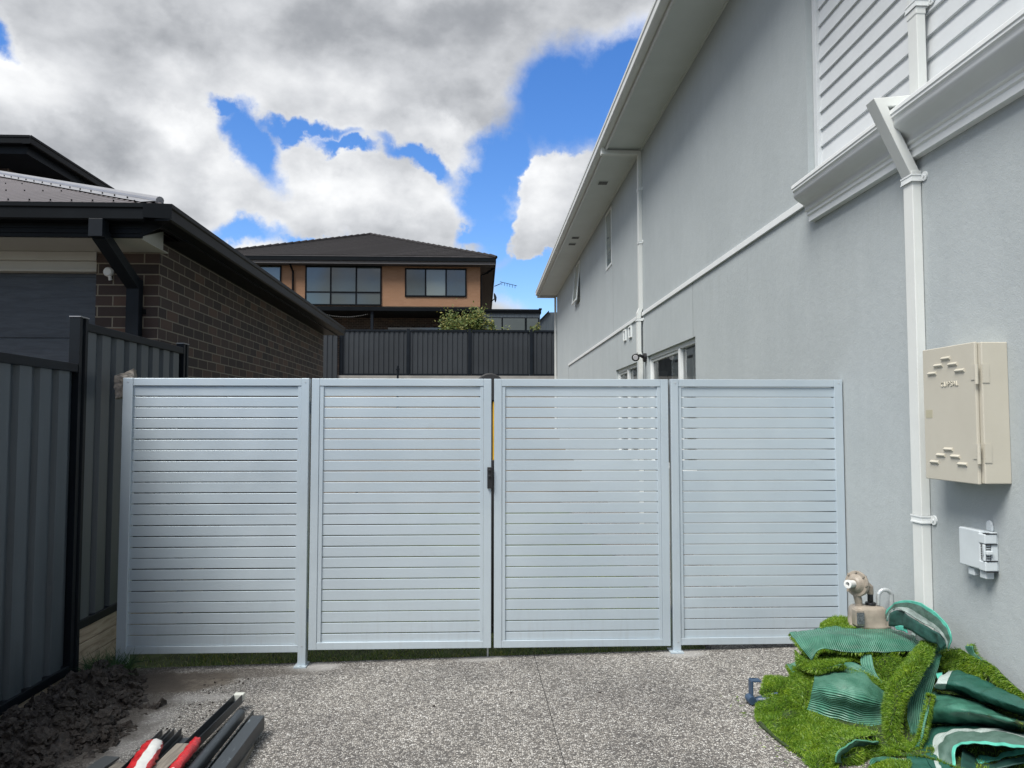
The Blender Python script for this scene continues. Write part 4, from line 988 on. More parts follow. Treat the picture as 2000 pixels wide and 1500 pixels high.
mb = MB(); mb.tube([(-9.36, 37.46, 9.55), (-9.36, 37.6, 9.42), (-9.28, 37.9, 9.1), (-9.28, 37.92, 7.4)], .05, n=8); mb.build('downpipe', M_dgut, T_)
mb = MB(); mb.tube([(.66, 38.3, 9.45), (.3, 38.3, 9.2), (-.02, 38.3, 9.05), (-.02, 38.3, 6.2)], .05, n=8); mb.build('downpipe', M_dgut, T_)
# patio roof, posts, string lights
mb = MB(); mb.box((-12, 35.6, 6.84), (-.2, 38.0, 7.02)); mb.build('patio_roof', M_dgut, T_)
for x in (-8.6, -5.08): mb = MB(); mb.box((x-.06, 35.7, 3.3), (x+.06, 35.82, 6.84)); mb.build('patio_post', M_frame, T_)
mb = MB()
for i in range(25):
    t = i/24; x = -7.3+2.0*t; z = 6.70-.14*(1-(2*t-1)**2)
    bmv = MB(); mb.lathe([(.004, -.014), (.013, -.006), (.013, .006), (.004, .014)], (x, 35.75, z), (0, 0, 1), n=6)
mb.build('string_lights', M_whitepl, T_)
mb = MB(); mb.box((-4.6, 37.9, 3.3), (-2.0, 37.99, 6.35)); mb.build('patio_door', M_glassfar, T_)
# flat roofed side room
mb = MB(); mb.box((-.06, 36.0, 6.82), (2.83, 44, 7.01)); mb.box((2.72, 35.98, 6.98), (2.86, 36.1, 7.06)); mb.box((-.06, 35.97, 6.90), (2.83, 36.0, 6.93)); mb.build('room_roof', M_dgut, T_)
mb = MB(); mb.box((-.06, 36.06, 3.3), (2.78, 44, 6.82)); mb.build('room_wall', M_fence, T_)
for (a, b, mt) in ((.25, .95, M_glassfar), (1.02, 2.05, M_glassfar), (2.15, 2.68, M_glassfar)):
    f = MB(); f.box((a-.04, 36.02, 4.2), (b+.04, 36.06, 6.62)); fr = f.build('room_window', M_dgut, T_); g = MB(); g.box((a, 36.01, 4.25), (b, 36.02, 6.58)); sub(fr, g, 'pane', mt)
mb = MB(); mb.tube([(.7, 41, 9.0), (1.05, 41, 9.15)], .02, n=6); mb.tube([(1.0, 41, 9.25), (1.9, 40.7, 8.98)], .015, n=6)
for k in range(6): mb.cyl((1.1+k*.14, 41-.06-k*.045, 9.09-k*.042+.14), (1.1+k*.14, 41-.0-k*.045, 9.09-k*.042-.02), .012, n=6)
mb.build('antenna', M_frame, T_)
mb = MB(); mb.lathe([(.02, .10), (.16, .06), (.27, 0), (.26, -.0), (.14, .045), (.02, .08)], (.74, 42, 8.55), (.95, -.2, .1), n=20); mb.tube([(.74, 42, 8.5), (.5, 42, 8.3)], .03, n=6); mb.build('satellite_dish', M_frame, T_)
# neighbouring dark roof glimpsed at the right
Q = thing('dark_shed', (3.6, 44, 3.35), 'small dark walled building glimpsed at right behind the rear fence', 'building')
mb = MB(); mb.extrude([(3.15, 44, 3.3), (3.15, 44, 7.0), (3.25, 44, 7.35), (3.9, 44, 8.05), (7, 44, 8.1), (7, 44, 3.3)], (0, 44, 0), (0, 48, 0)); mb.build('wall', M_fence, Q)
mb = MB(); mb.box((3.05, 43.9, 6.9), (3.3, 44.0, 7.1)); mb.extrude([(3.2, 43.9, 7.3), (3.9, 43.9, 8.05), (3.9, 43.9, 8.15), (3.15, 43.9, 7.38)], (0, 43.9, 0), (0, 48.1, 0)); mb.build('roof_edge', M_dgut, Q)

# shrubs behind the rear fence
def shrub(x, y, z0, h, wr, nleaf, label, seed, clumps=9):
    t = thing('shrub', (x, y, 3.35), label, 'shrub', 'shrubs behind the rear fence'); rr = random.Random(seed)
    b = MB()
    tips = []
    for k in range(clumps):
        a = rr.uniform(0, 6.28); r_ = wr*math.sqrt(rr.random())*.85; tip = Vector((x+r_*math.cos(a), y+r_*.6*math.sin(a), z0+h*rr.uniform(.45, 1.0)*(1-.35*(r_/wr)**2)))
        b.tube([(x+.1*math.cos(a), y, 3.35), ((x+tip.x)/2, y, (3.35+tip.z)/2), tip], [.03, .02, .006], n=5); tips.append(tip)
    b.build('stem', M_bark, t)
    m = MB()
    for i in range(nleaf):
        tip = rr.choice(tips); s_ = wr*.34 if clumps > 4 else wr*.8
        c = tip+Vector((rr.gauss(0, s_*.6), rr.gauss(0, s_*.6), rr.gauss(-.1, s_*.75)-abs(rr.gauss(0, .18))))
        u = Vector((rr.gauss(0, 1), rr.gauss(0, 1), rr.gauss(0, .7))).normalized(); v = u.orthogonal().normalized(); L_ = rr.uniform(.07, .15)
        m.face([c-u*L_*.5, c+v*L_*.28, c+u*L_*.5, c-v*L_*.28])
    m.build('foliage', M_leaf, t)
shrub(-.78, 31, 4.95, 1.25, 1.0, 5200, 'wide green leafy shrub rising behind the middle of the rear fence', 5, 16)
shrub(.42, 30.6, 5.0, .95, .14, 240, 'thin upright sprig just right of the wide shrub', 6, 3)
shrub(.92, 30.6, 4.9, .66, .24, 260, 'low leafy sprig below the pale window of the flat roofed room', 7, 4)
shrub(2.15, 30.6, 4.9, .98, .26, 330, 'leafy sprig at the right end of the flat roofed room', 8, 5)

# ================================================================== SOIL, WEEDS, METAL OFFCUTS
mb = MB(); nxs, nys = 110, 230
def sh(x, y):
    u = (x+2.42)/.66; v = (y-3.0)/1.95
    edge = 1-max(0, (u-.35)/.65)**1.3
    wob = .16*noise.noise(Vector((y*3.2, 1.7, 0)))
    e = max(0, min(1, (1.0+wob-u*(1.0 if y < 4.3 else 1.0+1.3*(y-4.3)))*2.2))
    e *= max(0, min(1, (4.98-y)*4))
    b = (.085+.045*noise.noise(Vector((x*3, y*3, 2))))*min(1, .1+u*4.5); e *= min(1, .45+u*4)
    r_ = .050*abs(noise.noise(Vector((x*8, y*8, 5))))+.036*abs(noise.noise(Vector((x*19, y*19, 3))))+.016*noise.noise(Vector((x*40, y*40, 1)))
    return gz(x)-.03+e*(b*(1.0-.35*u)+.03)+r_*min(1, e*2)
for i in range(nxs):
    for j in range(nys):
        q = [(-2.42+.9*(i+a)/nxs, 3.0+2.0*(j+b)/nys) for a, b in ((0, 0), (1, 0), (1, 1), (0, 1))]
        mb.face([(x, y, sh(x, y)) for x, y in q], smooth=True)
rr = random.Random(11)
for k in range(1500):
    y = rr.uniform(3.1, 4.85); x = -2.38+.66*rr.random()**1.1*(1 if y < 4.3 else max(.35, 1-1.0*(y-4.3)))
    s_ = rr.choice((.006, .006, .008, .010, .011, .014, .018, .024, .034))*rr.uniform(.8, 1.25)
    if x > -1.75: s_ = min(s_, .014)
    rock(mb, (x, y, sh(x, y)+s_*.25), s_, rr.uniform(0, 90), 3 if s_ > .018 else 1, .75, (1, rr.uniform(.7, 1.1), rr.uniform(.55, .9)))
tag(mb.build('soil_heap', M_soil), 'heap of dark clumpy soil spilled along the foot of the left fence', 'soil', kind='stuff')
mb = MB(); rock(mb, (-1.98, 4.50, gz(-2)+.018), .028, 3.3, 2, .5, (1.3, 1, .8)); rock(mb, (-1.93, 4.49, gz(-2)+.01), .013, 8.3, 1, .5)
tag(mb.build('soil_clod', M_soil), 'single dark clod lying on the driveway away from the heap', 'soil')
n = 900; a = rng.uniform(0, 6.28, n); r_ = .14*np.sqrt(rng.rand(n))
X = -2.27+r_*np.cos(a)*.8; Y = 4.86+r_*np.sin(a)*1.3; Z = np.full(n, .03)
dr = np.stack([rng.normal(0, .6, n)+.2, rng.normal(-.2, .6, n), np.ones(n)*.9], 1)
tag(blades('grass_tuft', np.stack([X, Y, Z], 1), dr, rng.uniform(.07, .16, n), .004, M_weed, bend=1.4, seed=9), 'tuft of weedy grass between the left fence and the slat screen leg', 'weeds', kind='stuff')

def bar(name, x, ye, z, prof, material, label, cat, yaw=0, y0=2.3, grp='dark steel offcuts on the driveway', extra=None, pitch=0):
    """long member along Y, its far end at ye"""
    ye += .13; t = thing(name, (x, ye, z), label, cat, grp)
    mb = MB(); mb.extrude([(a, 0, b) for a, b in prof], (0, 0, 0), (0, y0-ye, 0)); o = mb.build('body', material, None, bevel=.0015); o.parent = t
    t.rotation_euler = (R(pitch), 0, R(yaw)); 
    if extra: extra(t)
    return t
def chan(w, h, t=.003, lip=.0): return [(-w/2, h), (-w/2, 0), (w/2, 0), (w/2, h), (w/2-t, h), (w/2-t, t), (-w/2+t, t), (-w/2+t, h)]
def rectp(w, h): return [(-w/2, 0), (w/2, 0), (w/2, h), (-w/2, h)]
zg = gz(-1.3)
bar('steel_post', -1.088, 3.76, zg+.030, rectp(.062, .068), M_bar, 'thick scratched square steel post, rightmost of the dark offcuts', 'steel offcut')
bar('steel_angle', -1.150, 3.84, zg+.045, [(-.026, 0), (.018, 0), (.018, .052), (.014, .052), (.014, .004), (-.026, .004)], M_spot, 'thin steel angle speckled with pale paint, beside the square post', 'steel offcut')
rp = [(.024*math.cos(t), .024+.022*math.sin(t)) for t in [math.pi*k/10 for k in range(11)]]+[(-.024, 0), (.024, 0)]
bar('steel_rail', -1.205, 3.86, zg+.048, rp[::-1], M_bar, 'round topped dark steel rail between the speckled angle and capped channel', 'steel offcut')
def capx(t):
    m = MB(); m.box((-.026, -.03, .010), (.026, .012, .046)); o = m.build('end_cap', M_cap, None, bevel=.003); o.parent = t
bar('steel_channel', -1.288, 4.12, zg+.040, chan(.046, .046), M_bar, 'longest dark steel channel with a pale cap on its far end', 'steel offcut', yaw=-2.5, extra=capx)
bar('steel_channel', -1.372, 3.63, zg+.045, chan(.062, .020), M_bar, 'wide shallow dark channel between the pale plank and lipped channels', 'steel offcut')
bar('steel_channel', -1.428, 3.64, zg+.040, chan(.036, .050), M_bar, 'narrow lipped dark channel, second from the left of the bundle', 'steel offcut')
bar('steel_channel', -1.482, 3.64, zg+.036, chan(.040, .052), M_bar, 'lipped dark channel under the red and white bag', 'steel offcut')
bar('steel_sheet', -1.665, 3.50, zg+.012, rectp(.075, .010), mat('grey steel sheet', (.07, .078, .082), rough=.4), 'flat grey steel strip lying left of the bundle near the soil', 'steel offcut', yaw=-10)
bar('timber_batten', -1.575, 3.42, zg+.014, rectp(.075, .012), M_oldwood, 'pale brown flat batten lying just left of the steel bundle', 'timber offcut', yaw=-10, grp=None)
def brace(name, x, y, label):
    m = MB(); m.box((x-.33, y-.02, zg+.004), (x+.28, y+.02, zg+.034)); o = m.build(name, M_oldwood, None); tag(o, label, 'timber'); return o
bar('timber_plank', -1.312, 3.41, zg+.090, rectp(.066, .020), M_oldwood, 'pale weathered plank lying on top of the steel offcuts', 'timber offcut', yaw=-2, grp=None)
bar('timber_offcut', -1.078, 3.60, zg+.0, rectp(.036, .030), M_oldwood, 'grey timber strip on the driveway right of the square post', 'timber offcut', yaw=4, grp=None)
brace('timber_bearer', -1.30, 2.9, 'short timber bearer under the steel offcuts near the frame edge')
# red and white plastic bags
def bagtube(name, pts, rads, flat, label, white):
    m = MB(); n_ = 18; pts = [Vector(q)+Vector((0, .12, 0)) for q in pts]; rings = []
    # resample
    P_s = []; R_s = []
    for i in range(len(pts)-1):
        for k in range(6):
            t = k/6; P_s.append(pts[i].lerp(pts[i+1], t)); R_s.append(rads[i]*(1-t)+rads[i+1]*t)
    P_s.append(pts[-1]); R_s.append(rads[-1])
    for i, (c, r_) in enumerate(zip(P_s, R_s)):
        ring = []
        for k in range(n_):
            a = 2*math.pi*k/n_; nn = 1+.30*noise.noise(Vector((c.y*34, math.cos(a)*2, math.sin(a)*2)))+.16*noise.noise(Vector((c.y*90, math.cos(a)*4, math.sin(a)*4)))
            ring.append(c+Vector((math.cos(a)*r_*nn, 0, math.sin(a)*r_*flat*nn)))
        rings.append(ring)
    for i, (a, b) in enumerate(zip(rings, rings[1:])):
        for k in range(n_):
            m.mi = 1 if white(i/len(rings), k/n_) else 0
            m.face([a[k], a[(k+1) % n_], b[(k+1) % n_], b[k]], smooth=True)
    m.mi = 0; m.face(rings[0]); m.face(rings[-1][::-1])
    o = m.build(name, [M_red, M_whitepl], weld=True); tag(o, label, 'bag'); return o
bagtube('plastic_bag', [(-1.268, 3.47, zg+.105), (-1.265, 3.44, zg+.112), (-1.258, 3.36, zg+.112), (-1.252, 3.22, zg+.112), (-1.25, 3.13, zg+.112), (-1.25, 3.11, zg+.11)], [.008, .019, .023, .021, .022, .006], .85,
        'red rolled plastic bag squeezed between plank and steel rail', lambda u, k: u > .76 or (u < .10 and k < .35))
bagtube('plastic_bag', [(-1.440, 3.44, zg+.105), (-1.435, 3.41, zg+.118), (-1.42, 3.34, zg+.125), (-1.395, 3.2, zg+.125), (-1.38, 3.05, zg+.12), (-1.36, 2.9, zg+.11)], [.016, .036, .044, .046, .050, .05], .5,
        'red and white crumpled plastic bag on the left steel channels', lambda u, k: .16 < u < .97 and .02+.08*u < k < .22+.06*u)
# ================================================================== GAS METER
gm = thing('gas_meter', (2.2, 4.4, .1), 'beige gas meter with regulator and pipes against the wall behind the turf', 'gas meter')
YG = 4.42
mb = MB()
bx, bz = 2.215, .24
prof = []
for k in range(28):
    a = 2*math.pi*k/28; cx = math.copysign(abs(math.cos(a))**.5, math.cos(a)); sy = math.copysign(abs(math.sin(a))**.5, math.sin(a)); fl = 1-.07*(k % 4 == 0)
    prof.append((cx*fl, sy*fl))
rings = []
for (s_, z_) in ((1.0, .12), (1.0, .30), (1.06, .305), (1.06, .318), (.97, .324), (.96, .37), (.90, .405), (.78, .420), (.3, .425)):
    rings.append([(bx+.02+p_[0]*.105*s_, YG+p_[1]*.075*s_, z_) for p_ in prof])
for a, b in zip(rings, rings[1:]):
    for k in range(28): mb.face([a[k], a[(k+1) % 28], b[(k+1) % 28], b[k]], smooth=True)
mb.face(rings[-1]); body = mb.build('body', M_gas, gm, weld=True)
mb = MB(); mb.box((2.125, YG-.085, .325), (2.175, YG-.03, .415)); mb.build('index_housing', M_gas, gm, bevel=.006)
mb = MB(); mb.box((2.130, YG-.089, .338), (2.172, YG-.0855, .402)); mb.build('index_plate', M_plate, gm)
mb = MB(); mb.cyl((2.185, YG, .42), (2.185, YG, .47), .020, n=14); mb.cyl((2.185, YG, .47), (2.17, YG, .53), .022, n=14); mb.build('inlet', M_gas, gm)
rg = (2.175, YG-.005, .575); ax = (-.85, -.5, .08)
mb = MB(); mb.lathe([(.03, -.055), (.052, -.03), (.058, -.010), (.072, -.006), (.074, .004), (.070, .010), (.055, .012), (.040, .030), (.030, .036)], rg, ax, n=28)
for k in range(8):
    q_ = Vector(ax).normalized().to_track_quat('Z', 'Y'); c_ = Vector(rg)+q_@Vector((.066*math.cos(k*.785), .066*math.sin(k*.785), -.012)); mb.cyl(c_, c_+Vector(ax).normalized()*.03, .007, n=6)
rgo = mb.build('regulator', M_gas, gm)
mb = MB(); c_ = Vector(rg)+Vector(ax).normalized()*.034; mb.lathe([(.020, 0), (.021, .045), (.024, .046), (.024, .056), (.012, .057), (.011, .03)], c_, ax, n=18); sub(rgo, mb, 'vent_cap', M_whitepl)
mb = MB(); mb.tube([(2.20, YG, .565), (2.235, YG, .570), (2.252, YG, .555), (2.254, YG, .515)], .019, n=12); mb.build('elbow', M_gas, gm)
mb = MB(); mb.cyl((2.254, YG, .47), (2.254, YG, .525), .016, n=12); mb.cyl((2.254, YG, .425), (2.254, YG, .468), .029, n=12); mb.cyl((2.290, YG-.02, .41), (2.290, YG-.02, .44), .029, n=12); mb.build('union_nut', M_black, gm, bevel=.003)
arc = [(2.290, YG-.02, .43), (2.290, YG-.02, .47)]+[(2.330-.040*math.cos(t), YG-.02, .475+.040*math.sin(t)) for t in [math.pi*k/8 for k in range(1, 8)]]+[(2.368, YG-.02, .47), (2.368, YG-.02, .12)]
mb = MB(); mb.tube(arc, .0115, n=12); mb.build('outlet_pipe', M_galv, gm)
mb = MB(); mb.cyl((2.13, YG+.02, .0), (2.13, YG+.02, .34), .014, n=10); mb.build('riser', M_galv, gm)
for ch in gm.children:
    if ch.name.startswith('riser'): continue
    up = {'body': .085, 'index_housing': .085, 'index_plate': .085, 'outlet_pipe': .085}.get(ch.name.split('.')[0], .058)
    ch.location.z += up
mb = MB(); mb.box((2.16, YG-.04, .08), (2.33, YG+.05, .22)); mb.build('stand', M_galv, gm)
# ================================================================== BLUE PLASTIC SUPPORT
t = thing('plastic_support', (1.46, 4.02, .1), 'dull blue plastic bracket sticking out of the left side of the turf pile', 'plastic part')
mb = MB(); mb.box((1.402, 4.0, .115), (1.412, 4.05, .225)); mb.box((1.412, 4.0, .217), (1.455, 4.05, .225)); mb.build('upright', M_blue, t, bevel=.003)
mb = MB(); mb.tube([(1.400, 4.02, .105), (1.44, 4.0, .130), (1.54, 3.95, .150)], .014, n=10); mb.tube([(1.44, 4.05, .12), (1.54, 4.0, .16)], .008, n=8); mb.lathe([(.02, -.03), (.024, 0), (.02, .03)], (1.402, 4.02, .128), (0, 1, 0), n=14); mb.build('arm', M_blue, t)

n = 420; a = rng.rand(n); X = 1.30+.25*rng.rand(n)**.5+rng.normal(0, .05, n); Y = 3.2+.95*a; Z = gz(X)+.002
dr = np.stack([rng.normal(0, 1, n), rng.normal(0, 1, n), np.full(n, .12)], 1)
tag(blades('loose_fibres', np.stack([X, Y, Z], 1), dr, rng.uniform(.012, .03, n), .0026, M_blade, bend=.3, seed=21), 'loose green fibres shed on the driveway beside the turf pile', 'fibres', kind='stuff')
# small leaves and crumbs scattered over the driveway
mb = MB(); r3 = random.Random(5)
for k in range(150):
    x, y = r3.uniform(-1.9, 1.4), r3.uniform(3.3, 4.9)
    if k < 110: x, y = -1.62+abs(r3.gauss(0, .16)), r3.uniform(3.3, 4.8)
    rock(mb, (x, y, gz(x)+.002), r3.choice((.003, .004, .005, .008)), r3.uniform(0, 90), 1, .5, (1, .8, .6))
tag(mb.build('soil_crumbs', M_soil), 'dark soil crumbs scattered over the driveway beyond the heap', 'soil', kind='stuff')
TURF={"flap":["B",[[[1.728,4.3,0.389],[1.909,4.35,0.403],[2.132,4.4,0.394],[2.33,4.392,0.388],[2.33,3.954,0.419]],[[1.696,4.1,0.382],[1.823,4.12,0.42],[1.986,4.1,0.416],[2.173,4.1,0.411],[2.33,3.993,0.397]],[[1.739,4.05,0.31],[1.774,4.02,0.384],[1.915,4.02,0.365],[2.098,4.02,0.361],[2.295,4.0,0.369]]]],"flap_tuft":["G",[[[2.032,4.55,0.373],[2.111,4.55,0.41],[2.225,4.5,0.397],[2.308,4.48,0.372]],[[1.925,4.33,0.399],[2.016,4.33,0.402],[2.149,4.35,0.391],[2.241,4.35,0.386]]]],"flap_under":["G",[[[1.773,4.1,0.325],[1.885,4.14,0.342],[1.962,4.12,0.335],[2.15,4.12,0.326],[2.281,4.1,0.33]],[[1.752,4.0,0.31],[1.82,4.0,0.309],[1.913,4.02,0.31],[2.036,4.05,0.306],[2.253,4.05,0.319]]]],"lobe_a":["G",[[[1.697,4.15,0.334],[1.705,4.05,0.31],[1.752,4.0,0.318],[1.865,3.95,0.339]],[[1.67,4.05,0.303],[1.676,3.93,0.307],[1.728,3.88,0.315],[1.831,3.88,0.339]],[[1.702,4.1,0.254],[1.75,4.07,0.241],[1.812,4.07,0.24],[1.902,4.03,0.27]]]],"lobe_b":["G",[[[1.668,4.2,0.239],[1.694,4.1,0.258],[1.743,4.0,0.274]],[[1.621,4.02,0.21],[1.637,3.93,0.218],[1.689,3.88,0.227]],[[1.574,3.98,0.144],[1.58,3.85,0.147],[1.639,3.82,0.143]]]],"lobe_c":["G",[[[1.589,4.3,0.146],[1.634,4.25,0.158],[1.666,4.15,0.186]],[[1.517,4.15,0.154],[1.553,4.08,0.169],[1.61,4.05,0.171]],[[1.487,4.1,0.126],[1.529,4.02,0.135],[1.582,4.0,0.137]]]],"lobe_d":["B",[[[1.668,4.2,0.258],[1.736,4.2,0.261]],[[1.651,4.08,0.242],[1.693,4.08,0.249]]]],"mid":["B",[[[1.748,4.02,0.271],[1.858,4.0,0.298],[1.964,3.97,0.288],[2.061,3.9,0.215]],[[1.64,3.8,0.268],[1.707,3.68,0.294],[1.798,3.64,0.279],[1.943,3.68,0.223]],[[1.621,3.8,0.192],[1.7,3.7,0.193],[1.798,3.66,0.172],[1.923,3.66,0.164]],[[1.598,3.8,0.13],[1.685,3.732,0.117],[1.785,3.649,0.12],[1.887,3.62,0.123]]]],"mid_edge":["G",[[[1.839,3.96,0.301],[1.937,3.93,0.29],[2.038,3.87,0.236]],[[1.836,3.93,0.293],[1.91,3.87,0.277],[2.016,3.83,0.229]]]],"mid_top":["B",[[[1.85,4.0,0.308],[1.934,4.0,0.315],[1.994,3.97,0.287],[2.059,3.93,0.238]],[[1.843,3.96,0.301],[1.904,3.94,0.301],[1.958,3.9,0.281],[2.027,3.87,0.246]]]],"mid_point":["B",[[[2.005,4.05,0.337],[2.048,4.02,0.345]],[[1.987,4.0,0.293],[2.029,3.95,0.286]],[[2.04,3.93,0.238],[2.045,3.9,0.237]]]],"tri":["G",[[[2.06,4.05,0.336],[2.142,4.03,0.341],[2.206,3.98,0.325]],[[2.047,4.0,0.277],[2.09,3.95,0.285],[2.131,3.93,0.284]],[[2.055,3.93,0.22],[2.054,3.9,0.224],[2.063,3.89,0.219]]]],"loop_grass":["G",[[[2.282,3.95,0.417],[2.29,3.91,0.439],[2.325,3.9,0.435]],[[2.089,3.77,0.383],[2.094,3.69,0.407],[2.177,3.71,0.4]],[[1.961,3.67,0.321],[1.962,3.57,0.34],[2.053,3.61,0.346]],[[1.902,3.61,0.242],[1.887,3.5,0.268],[1.969,3.55,0.275]],[[1.855,3.55,0.167],[1.831,3.45,0.193],[1.903,3.49,0.195]],[[1.84,3.487,0.121],[1.847,3.42,0.148],[1.901,3.47,0.149]],[[1.833,3.386,0.122],[1.874,3.4,0.125],[1.909,3.45,0.129]],[[1.892,3.365,0.123],[1.911,3.38,0.135],[1.93,3.43,0.133]],[[1.999,3.47,0.132],[1.959,3.41,0.169],[1.967,3.45,0.156]],[[2.042,3.51,0.211],[2.012,3.47,0.227],[2.012,3.49,0.219]],[[2.097,3.57,0.286],[2.073,3.53,0.3],[2.078,3.55,0.293]]]],"loop_back":["B",[[[2.312,3.9,0.384],[2.33,3.857,0.409]],[[2.122,3.73,0.313],[2.254,3.78,0.329]],[[2.041,3.66,0.256],[2.183,3.7,0.274]],[[2.002,3.6,0.198],[2.12,3.63,0.218]],[[1.981,3.55,0.145],[2.062,3.57,0.156]],[[1.942,3.468,0.124],[2.008,3.52,0.128]]]],"loop_top":["B",[[[2.33,3.953,0.431],[2.33,3.829,0.44]],[[2.33,3.942,0.394],[2.33,3.844,0.393]],[[2.33,3.92,0.335],[2.33,3.863,0.359]]]],"right_a":["G",[[[2.33,3.861,0.402],[2.33,3.736,0.453],[2.33,3.636,0.454],[2.33,3.553,0.433]],[[2.33,3.88,0.354],[2.33,3.75,0.393],[2.33,3.638,0.407],[2.33,3.534,0.396]],[[2.33,3.86,0.314],[2.33,3.753,0.341],[2.33,3.64,0.362],[2.33,3.525,0.373]]]],"right_b":["B",[[[2.33,3.667,0.489],[2.33,3.606,0.506]],[[2.33,3.641,0.453],[2.33,3.587,0.469]],[[2.33,3.575,0.393],[2.33,3.491,0.445]]]],"right_c":["G",[[[2.33,3.614,0.454],[2.33,3.461,0.454],[2.33,3.359,0.418],[2.33,3.22,0.38]],[[2.33,3.493,0.412],[2.33,3.417,0.386],[2.33,3.325,0.368],[2.33,3.222,0.338]]]],"right_d":["B",[[[2.33,3.616,0.427],[2.33,3.554,0.413],[2.33,3.464,0.402]],[[2.33,3.534,0.399],[2.33,3.465,0.383],[2.33,3.38,0.367]]]],"fold":["B",[[[2.183,3.74,0.254],[2.241,3.66,0.266],[2.29,3.5,0.279],[2.31,3.32,0.275],[2.313,3.2,0.311]],[[2.067,3.55,0.254],[2.106,3.42,0.294],[2.158,3.3,0.315],[2.18,3.15,0.335],[2.226,3.08,0.34]],[[2.071,3.56,0.186],[2.122,3.45,0.229],[2.183,3.34,0.26],[2.227,3.22,0.287],[2.254,3.12,0.313]],[[2.117,3.641,0.128],[2.189,3.56,0.159],[2.254,3.45,0.197],[2.282,3.3,0.24],[2.312,3.2,0.273]]]],"base":["G",[[[1.484,4.0,0.146],[1.543,3.92,0.166],[1.609,3.8,0.137],[1.703,3.65,0.131],[1.797,3.5,0.148]],[[1.416,3.961,0.11],[1.463,3.85,0.121],[1.507,3.66,0.137],[1.579,3.5,0.152],[1.711,3.42,0.175]],[[1.356,3.811,0.109],[1.384,3.683,0.11],[1.432,3.514,0.11],[1.473,3.34,0.132],[1.575,3.38,0.159]],[[1.348,3.752,0.109],[1.36,3.584,0.11],[1.389,3.41,0.11],[1.415,3.239,0.11],[1.517,3.3,0.124]],[[1.356,3.737,0.11],[1.363,3.558,0.11],[1.392,3.386,0.111],[1.421,3.224,0.111],[1.473,3.193,0.112]]]],"base_curl":["B",[[[1.485,3.22,0.144],[1.49,3.22,0.181],[1.527,3.24,0.206],[1.609,3.28,0.206],[1.724,3.34,0.182]],[[1.54,3.289,0.113],[1.55,3.3,0.141],[1.587,3.32,0.156],[1.657,3.36,0.153],[1.765,3.42,0.134]]]],"base_inner":["G",[[[1.59,3.36,0.124],[1.684,3.42,0.119],[1.774,3.444,0.119],[1.833,3.408,0.122]],[[1.539,3.28,0.147],[1.618,3.3,0.158],[1.73,3.36,0.137],[1.816,3.366,0.121]],[[1.546,3.288,0.113],[1.614,3.294,0.116],[1.726,3.353,0.119],[1.807,3.327,0.122]]]],"low_curl":["B",[[[1.645,3.271,0.116],[1.686,3.3,0.126],[1.772,3.321,0.119],[1.82,3.293,0.121]],[[1.643,3.243,0.116],[1.686,3.283,0.117],[1.755,3.289,0.12],[1.803,3.263,0.122]]]],"low_grass":["G",[[[1.64,3.242,0.117],[1.727,3.271,0.119],[1.806,3.257,0.122]],[[1.612,3.206,0.115],[1.701,3.224,0.118],[1.787,3.214,0.121]],[[1.568,3.119,0.115],[1.64,3.112,0.117],[1.723,3.102,0.12]]]],"core":["G",[[[1.778,4.3,0.258],[1.973,4.42,0.342],[2.33,4.458,0.336],[2.33,3.955,0.382],[2.33,3.554,0.413],[2.33,3.221,0.362]],[[1.622,4.12,0.14],[1.834,4.12,0.197],[2.126,4.08,0.206],[2.321,3.95,0.173],[2.33,3.562,0.24],[2.33,3.227,0.241]],[[1.515,3.907,0.114],[1.599,3.605,0.117],[1.826,3.518,0.122],[2.019,3.447,0.128],[2.187,3.353,0.132],[2.309,3.203,0.134]],[[1.492,3.851,0.113],[1.55,3.496,0.116],[1.741,3.356,0.12],[1.928,3.295,0.125],[2.013,3.091,0.131],[2.198,3.054,0.133]]]]}
